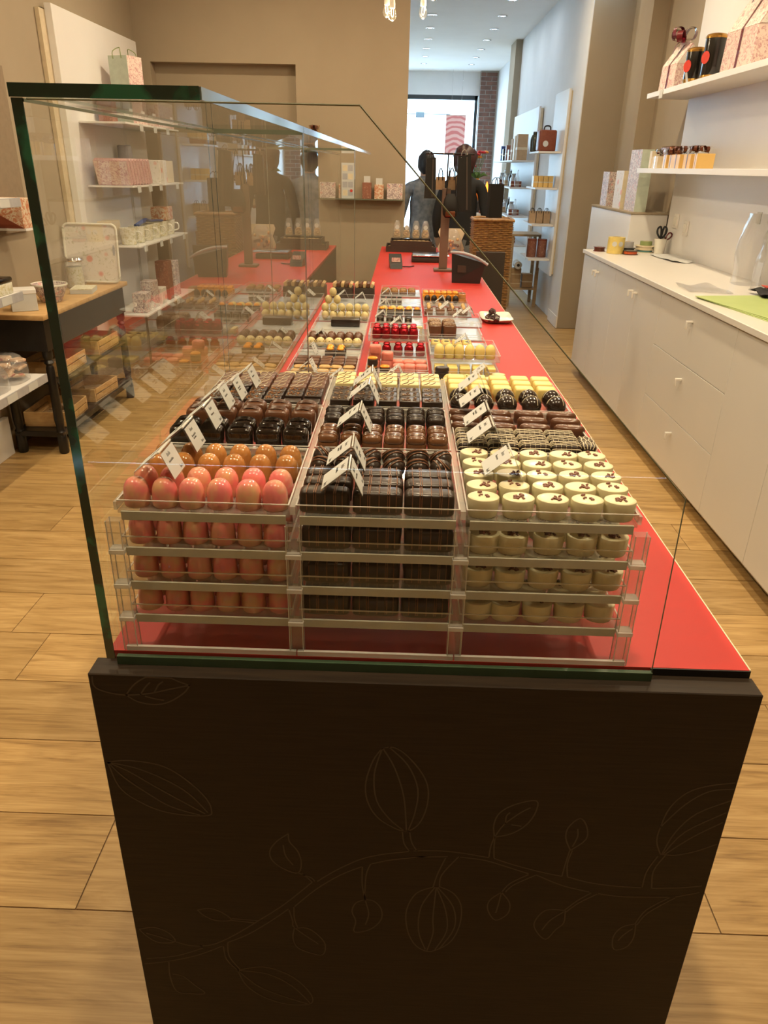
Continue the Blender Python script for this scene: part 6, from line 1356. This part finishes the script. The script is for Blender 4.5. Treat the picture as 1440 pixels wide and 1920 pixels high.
def figure(hh, lean, bulk=1.0, arms='down'):
    s = hh / 1.70; L = lean
    J = {'pelvis': ((0, 0, 0.95 * s), (0.15 * bulk, 0.115 * bulk), None), 'waist': ((0.0, 0.01, 1.10 * s), (0.145 * bulk, 0.105 * bulk), 'pelvis'), 'chest': ((L * 0.4, 0.0, 1.28 * s), (0.17 * bulk, 0.12 * bulk), 'waist'),
         'upper': ((L * 0.7, -0.01, 1.40 * s), (0.13 * bulk, 0.09), 'chest'), 'neck': ((L * 0.9, 0.0, 1.49 * s), 0.052, 'upper'), 'head0': ((L, 0.02, 1.56 * s), (0.068, 0.08), 'neck'), 'head1': ((L, 0.015, 1.63 * s), (0.072, 0.09), 'head0'), 'head2': ((L, 0.0, 1.685 * s), (0.045, 0.06), 'head1')}
    for sd, k in (('l', -1), ('r', 1)):
        J['sh' + sd] = ((L * 0.6 + k * 0.175 * bulk, -0.01, 1.385 * s), 0.062 * bulk, 'upper')
        if arms == 'down' or k == 1:
            J['el' + sd] = ((k * 0.245 * bulk, -0.02, 1.10 * s), 0.052 * bulk, 'sh' + sd); J['wr' + sd] = ((k * 0.235 * bulk, 0.10, 0.90 * s), 0.034, 'el' + sd)
            hx, hy, hz, dx, dy, dz = k * 0.23 * bulk, 0.125, 0.845 * s, 0.0, 0.012, -0.028
        else:
            J['el' + sd] = ((k * 0.255 * bulk, 0.02, 1.10 * s), 0.054 * bulk, 'sh' + sd); J['wr' + sd] = ((k * 0.13, 0.22, 1.12 * s), 0.034, 'el' + sd)
            hx, hy, hz, dx, dy, dz = k * 0.085, 0.25, 1.125 * s, -k * 0.025, 0.008, -0.006
        J['pa' + sd] = ((hx, hy, hz), (0.034, 0.02), 'wr' + sd)
        for f in range(4):
            o = (f - 1.5) * 0.017; ln = (0.85, 1.0, 0.95, 0.75)[f]
            a = (hx + dx * ln + (0 if dx else 0), hy + dy * ln + (o if not dx else 0), hz + dz * ln + (o if dx else 0)); b = (a[0] + dx * ln, a[1] + dy * ln + 0.006, a[2] + dz * ln)
            J['f%d' % f + sd] = (a, 0.009, 'pa' + sd); J['g%d' % f + sd] = (b, 0.0075, 'f%d' % f + sd)
        J['th' + sd] = ((hx - k * 0.02, hy + 0.03, hz + 0.01), 0.010, 'pa' + sd); J['ti' + sd] = ((hx - k * 0.03, hy + 0.05, hz - 0.008), 0.008, 'th' + sd)
        J['hip' + sd] = ((k * 0.085, 0, 0.86 * s), 0.098 * bulk, 'pelvis'); J['kn' + sd] = ((k * 0.095, 0.02, 0.49 * s), 0.062 * bulk, 'hip' + sd); J['ca' + sd] = ((k * 0.098, -0.015, 0.33 * s), 0.054 * bulk, 'kn' + sd); J['an' + sd] = ((k * 0.10, -0.01, 0.09), 0.04, 'ca' + sd); J['to' + sd] = ((k * 0.115, 0.15, 0.04), (0.042, 0.036), 'an' + sd)
    return J
def cuff_down(s): return lambda c: abs(c.x) > 0.17 and c.z < 0.91 * s
person('customer in a blue-grey denim jacket with short dark hair, seen from behind', (0.205, 8.12, 0), 0.1, figure(1.66, 0.0, 1.05), {'top': 'denim', 'legs': 'cloth_grey', 'collar': 1.47, 'hem': 0.80, 'cuff': cuff_down(0.976)},
       {'c': (0, -0.005, 1.585), 'r': (0.088, 0.11, 0.115), 'curl': 0.05, 'seed': 1, 'm': 'hair_black', 'face': (0, 0.105, 1.57)})
person('customer in black with curly dark red hair, seen from behind', (0.56, 7.78, 0), -0.1, figure(1.70, 0.0, 1.0), {'top': 'cloth_black', 'legs': 'cloth_grey', 'collar': 1.52, 'hem': 0.88, 'cuff': cuff_down(1.0)},
       {'c': (0, -0.01, 1.61), 'r': (0.115, 0.125, 0.135), 'curl': 0.10, 'seed': 4, 'm': 'hair_red', 'face': (0, 0.108, 1.605)})

# ------------------------------------------------------------------ street half: flower stand, lamp, boards with shelves
t = thing('dark_cabinet', 'dark low cabinet beside the customers with flowers on it', 'cabinet', (0.87, 9.25, 0)); obj('cabinet_body', MB().rbox(-0.22, 0.22, -0.2, 0.2, 0.06, 1.20, 0.003, 1), 'dark_brown', t, smooth=0); obj('cabinet_door', MB().rbox(-0.21, 0.21, -0.212, -0.2005, 0.08, 1.18, 0.002, 1), 'dark_brown', t, smooth=0)
for sx in (-0.18, 0.18):
    for sy in (-0.16, 0.16): obj('foot', MB().lathe([(0.02, 0), (0.02, 0.06)], (sx, sy, 0), 10), 'black_plastic', t)
t = thing('flower_vase', 'tall vase with red flowers and green leaves', 'vase of flowers', (0.80, 9.25, 1.2005)); obj('vase', MB().lathe([(0.04, 0), (0.045, 0.01), (0.055, 0.12), (0.05, 0.22), (0.04, 0.24)], seg=16), 'c_foil_orange', t)
R = random.Random(5)
for k in range(9):
    a = k * 2.4; r = 0.03 + 0.085 * (k / 9); hgt = 0.36 + R.uniform(0, 0.16); tip = (r * math.cos(a), r * math.sin(a) * 0.6, hgt)
    obj('stem', MB().tube(smoothpath([(0, 0, 0.2), (tip[0] * 0.4, tip[1] * 0.4, 0.3), tip], 4), 0.004, 5), 'leaf_green', t)
    fl = MB()
    for j in range(7): fl.ball((tip[0] + 0.018 * math.cos(j * 0.9), tip[1] + 0.018 * math.sin(j * 0.9), tip[2] + 0.006 * (j % 2)), 0.017, 7, 5, sc=(1, 1, 0.7))
    obj('blossom', fl, 'flower_red' if k % 4 else 'c_foil_orange', t)
    if k < 7: obj('leaf', MB().tube([(tip[0] * 0.3, tip[1] * 0.3, 0.24), (tip[0] * 1.3, tip[1] * 1.3, 0.29), (tip[0] * 2.0, tip[1] * 2.0, 0.27)], [0.004, 0.022, 0.002], 6), 'leaf_green', t)
t = thing('orange_lamp', 'glowing orange drop-shaped lamp beside the flowers', 'lamp', (0.925, 9.15, 1.2005)); obj('lamp_glass', MB().lathe([(0.03, 0.012), (0.048, 0.06), (0.042, 0.11), (0.015, 0.17), (0.004, 0.21)], seg=16), 'candle', t); obj('lamp_base', MB().lathe([(0.04, 0), (0.042, 0.006), (0.03, 0.012)], seg=16), 'black_plastic', t)
t = thing('white_pedestal', 'white pedestal with a small wooden figure, beside the wicker column', 'pedestal', (0.86, 8.75, 0)); obj('pedestal_body', MB().rbox(-0.10, 0.10, -0.10, 0.10, 0, 1.10, 0.003, 1), 'board_white', t, smooth=0)
t = thing('wooden_boot', 'small wooden boot on the white pedestal', 'figurine', (0.865, 8.73, 1.1005)); obj('boot_sole', MB().rbox(-0.05, 0.05, -0.025, 0.025, 0, 0.03, 0.008, 2), 'leather', t); obj('boot_shaft', MB().rbox(0.0, 0.048, -0.022, 0.022, 0.03, 0.095, 0.006, 2), 'card_tan', t)
def board(y0, y1, x, z0, z1, label):
    t = thing('display_board', label, 'wall board', (x, (y0 + y1) / 2, z0)); h = (y1 - y0) / 2
    obj('board_panel', MB().rbox(-0.02, 0.004, -h, h, 0, z1 - z0, 0.002, 1), 'board_white', t, smooth=0); obj('board_batten', MB().box(0.004, 0.034, -h - 0.0005, h - 0.02, 0.02, z1 - z0 - 0.02), 'board_edge', t, smooth=0)
board(8.62, 9.38, 1.658, 0.47, 2.30, 'white display board with warm edge just beyond the right pier')
board(10.45, 12.75, 1.658, 0.45, 2.26, 'long white display board further along the street-side wall')
def fshelf(y0, y1, z, label, x0=1.40, x1=1.636):
    o = obj('wall_shelf', MB().rbox((x0 - x1) / 2, (x1 - x0) / 2, (y0 - y1) / 2, (y1 - y0) / 2, -0.018, 0, 0.001, 1), 'board_white', loc=((x0 + x1) / 2, (y0 + y1) / 2, z), smooth=0); return tag(o, label, 'shelf')
for z_, n in ((1.725, 'top'), (1.37, 'second'), (1.00, 'third'), (0.64, 'lowest')): fshelf(8.7, 9.35, z_, '%s shelf of the board beyond the right pier' % n)
for z_, n in ((1.65, 'top'), (1.33, 'second'), (0.98, 'third'), (0.62, 'lowest')): fshelf(10.5, 12.7, z_, '%s shelf of the long street-side board' % n, 1.36)
# handbag-shaped box, jar and other goods on the first board
t = thing('leather_case', 'red-brown satchel box with white tag on the top shelf', 'satchel', (1.515, 8.98, 1.7255), 0.1); obj('case_body', MB().rbox(-0.095, 0.095, -0.07, 0.07, 0, 0.21, 0.02, 3), 'leather', t); obj('handle', MB().tube(smoothpath([(-0.035, 0, 0.205), (-0.03, 0, 0.24), (0, 0, 0.25), (0.03, 0, 0.24), (0.035, 0, 0.205)], 4), 0.008, 7), 'black_plastic', t); obj('strap', MB().box(-0.03, 0.0, -0.073, -0.0705, 0.06, 0.2), 'leather', t, smooth=0); obj('hang_tag', MB().lathe([(0.001, -0.002), (0.03, -0.002), (0.03, 0), (0.001, 0)], (-0.025, -0.074, 0.075), 14, axis='y'), 'paper', t)
t = thing('dark_jar', 'dark round jar left of the satchel box', 'jar', (1.43, 9.22, 1.7255)); obj('jar_body', MB().lathe([(0.04, 0), (0.05, 0.01), (0.055, 0.11), (0.04, 0.16), (0.025, 0.175)], seg=16), 'jar_dark', t); obj('lid', MB().lathe([(0.026, 0.175), (0.028, 0.18), (0.026, 0.2)], seg=16), 'jar_dark', t)
def fbox(x, y, z, w, d, h, m, label, cat='box', grp=None):
    t = thing('carton', label, cat, (x, y, z), 0, grp); obj('carton_body', MB().rbox(-w / 2, w / 2, -d / 2, d / 2, 0, h, 0.003, 1), m, t, smooth=0); obj('carton_band', MB().box(-w / 2 - 0.001, w / 2 + 0.001, -d / 2 - 0.001, d / 2 + 0.001, h * 0.4, h * 0.5), 'cream_card', t, smooth=0)
for k in range(4): fbox(1.43 + 0.055 * k, 8.95, 1.3705, 0.05, 0.12, 0.115, 'gold_card', 'gold packet on the second shelf beyond the pier, %s from the left' % NTH[k], 'packet', 'gold packets')
for k in range(3): paper_bag((1.435 + 0.08 * k, 8.95, 1.0005), 0.07, 0.08, 0.125, 'card_tan', 'kraft', 'tan paper bag on the third shelf beyond the pier, %s from the left' % NTH[k], 0, 0.03, group='tan paper bags')
for k in range(2):
    t = thing('round_tin', 'tall pinkish-brown round tin on the lowest shelf, %s' % ('left one', 'right one')[k], 'tin', (1.46 + 0.115 * k, 8.92, 0.6405), group='round tins'); obj('tin_body', MB().lathe([(0.05, 0), (0.053, 0.004), (0.053, 0.175)], seg=20), 'f_brown', t); obj('lid', MB().lathe([(0.054, 0.1755), (0.055, 0.18), (0.052, 0.195), (0.01, 0.197)], seg=20), 'leather', t)
for k, (y, w, h, m) in enumerate(((10.6, 0.16, 0.30, 'card_tan'), (10.85, 0.14, 0.29, 'cream_card'), (11.1, 0.16, 0.26, 'card_tan'), (11.4, 0.16, 0.14, 'leather'), (11.7, 0.14, 0.20, 'f_brown'), (12.05, 0.12, 0.16, 'black_plastic'), (12.3, 0.08, 0.2, 'ribbon_blue'))):
    fbox(1.48, y, 1.6505, 0.13, w, h, m, 'carton on the top shelf of the long board, %s from the near end' % (NTH + ('seventh',))[k], 'carton', 'cartons on the long board')
R = random.Random(9)
for sname, z_, n in (('second', 1.3305, 9), ('third', 0.9805, 9), ('lowest', 0.6205, 6)):
    for k in range(n):
        y = 10.6 + k * (2.0 / n); kind = k % 3
        lab = '%s on the %s shelf of the long board, number %s from the near end' % (('slim bottle', 'low brown box', 'silver bag')[kind], sname, (NTH + ('seventh', 'eighth', 'ninth'))[k])
        lab = lab.replace(', number', ',')
        if kind == 0:
            t = thing('slim_bottle', lab, 'bottle', (1.46, y, z_), 0, 'bottles on the long board'); obj('bottle_body', MB().lathe([(0.028, 0), (0.03, 0.004), (0.03, 0.11), (0.012, 0.15), (0.012, 0.19)], seg=12), 'jar_dark' if k % 2 else 'cellophane', t); obj('cap', MB().lathe([(0.013, 0.19), (0.013, 0.205), (0.004, 0.207)], seg=10), 'chrome', t)
        elif kind == 1: fbox(1.47, y, z_, 0.14, 0.16, 0.07, 'leather' if k % 2 else 'card_tan', lab, 'box', 'brown boxes on the long board')
        else:
            t = thing('silver_bag', lab, 'gift bag', (1.47, y, z_), 0, 'silver bags on the long board'); obj('bag_body', MB().sup([(0.003, 0), (0, 0.01), (0.002, 0.10), (0.02, 0.13), (0.01, 0.16)], 0.045, 0.05, 3, 12), 'silver_tray', t); obj('tie', MB().lathe([(0.028, 0.125), (0.03, 0.13), (0.028, 0.136)], seg=10, cap=False), 'ribbon_wine', t)
# tan shelf table with kraft boxes
t = thing('tan_side_table', 'light wooden side table with a lower shelf beyond the wicker column', 'side table', (1.47, 9.62, 0)); obj('table_top', MB().rbox(-0.19, 0.19, -0.22, 0.22, 0.82, 0.845, 0.004, 1), 'tan_wood', t); obj('low_shelf', MB().rbox(-0.17, 0.17, -0.2, 0.2, 0.20, 0.218, 0.003, 1), 'tan_wood', t)
for sx in (-0.165, 0.165):
    for sy in (-0.19, 0.19): obj('leg', MB().rbox(sx - 0.02, sx + 0.02, sy - 0.02, sy + 0.02, 0, 0.82, 0.003, 1), 'tan_wood', t, smooth=0)
for k, (x, zz, h, lab) in enumerate(((1.39, 0.2185, 0.105, 'kraft box at the bottom of the side table, lower left'), (1.39, 0.324, 0.12, 'kraft box with a print stacked on the lower left one'), (1.54, 0.2185, 0.16, 'taller kraft box on the side table shelf'))): fbox(x, 9.55, zz, 0.13, 0.14, h, 'card_tan', lab, 'box')
t = thing('paper_roll', 'white paper roll leaning under the side table top', 'paper roll', (1.40, 9.50, 0.445)); obj('roll_body', MB().lathe([(0.045, -0.10), (0.045, 0.10)], (0, 0, 0.045), 16, axis='y'), 'paper', t); obj('roll_core', MB().lathe([(0.018, -0.102), (0.018, 0.102)], (0, 0, 0.045), 12, axis='y'), 'black_plastic', t)
# poster hanging in the shop window
t = thing('poster', 'pink poster with a coiled motif hanging in the shop window', 'poster', (0.985, 16.9, 1.79)); obj('print', MB().box(-0.2, 0.2, -0.002, 0.002, 0, 0.715), 'poster_print', t, smooth=0); obj('hanging_rail', MB().tube([(-0.205, 0, 0.718), (0.205, 0, 0.718)], 0.006, 6), 'chrome', t)
obj('cord', MB().tube([(-0.1, 0, 0.72), (-0.1, 0.0, HF - 1.79)], 0.002, 5), 'chrome', t); obj('cord', MB().tube([(0.1, 0, 0.72), (0.1, 0.0, HF - 1.79)], 0.002, 5), 'chrome', t)
t = thing('street_post', 'white banner post with a dark arm outside the shop window', 'post', (0.32, 21.0, -0.049)); obj('post_body', MB().sup([(0.0, 0), (0.0, 0.8), (0.06, 1.6), (0.02, 2.2), (0.08, 2.72)], 0.24, 0.1, 3, 14), 'facade', t); obj('post_head', MB().rbox(-0.11, 0.11, -0.1, 0.1, 2.72, 2.84, 0.01, 1), 'frame_dark', t); obj('cross_arm', MB().tube([(-0.9, 0, 2.80), (0.75, 0, 2.80)], 0.012, 6), 'frame_dark', t)
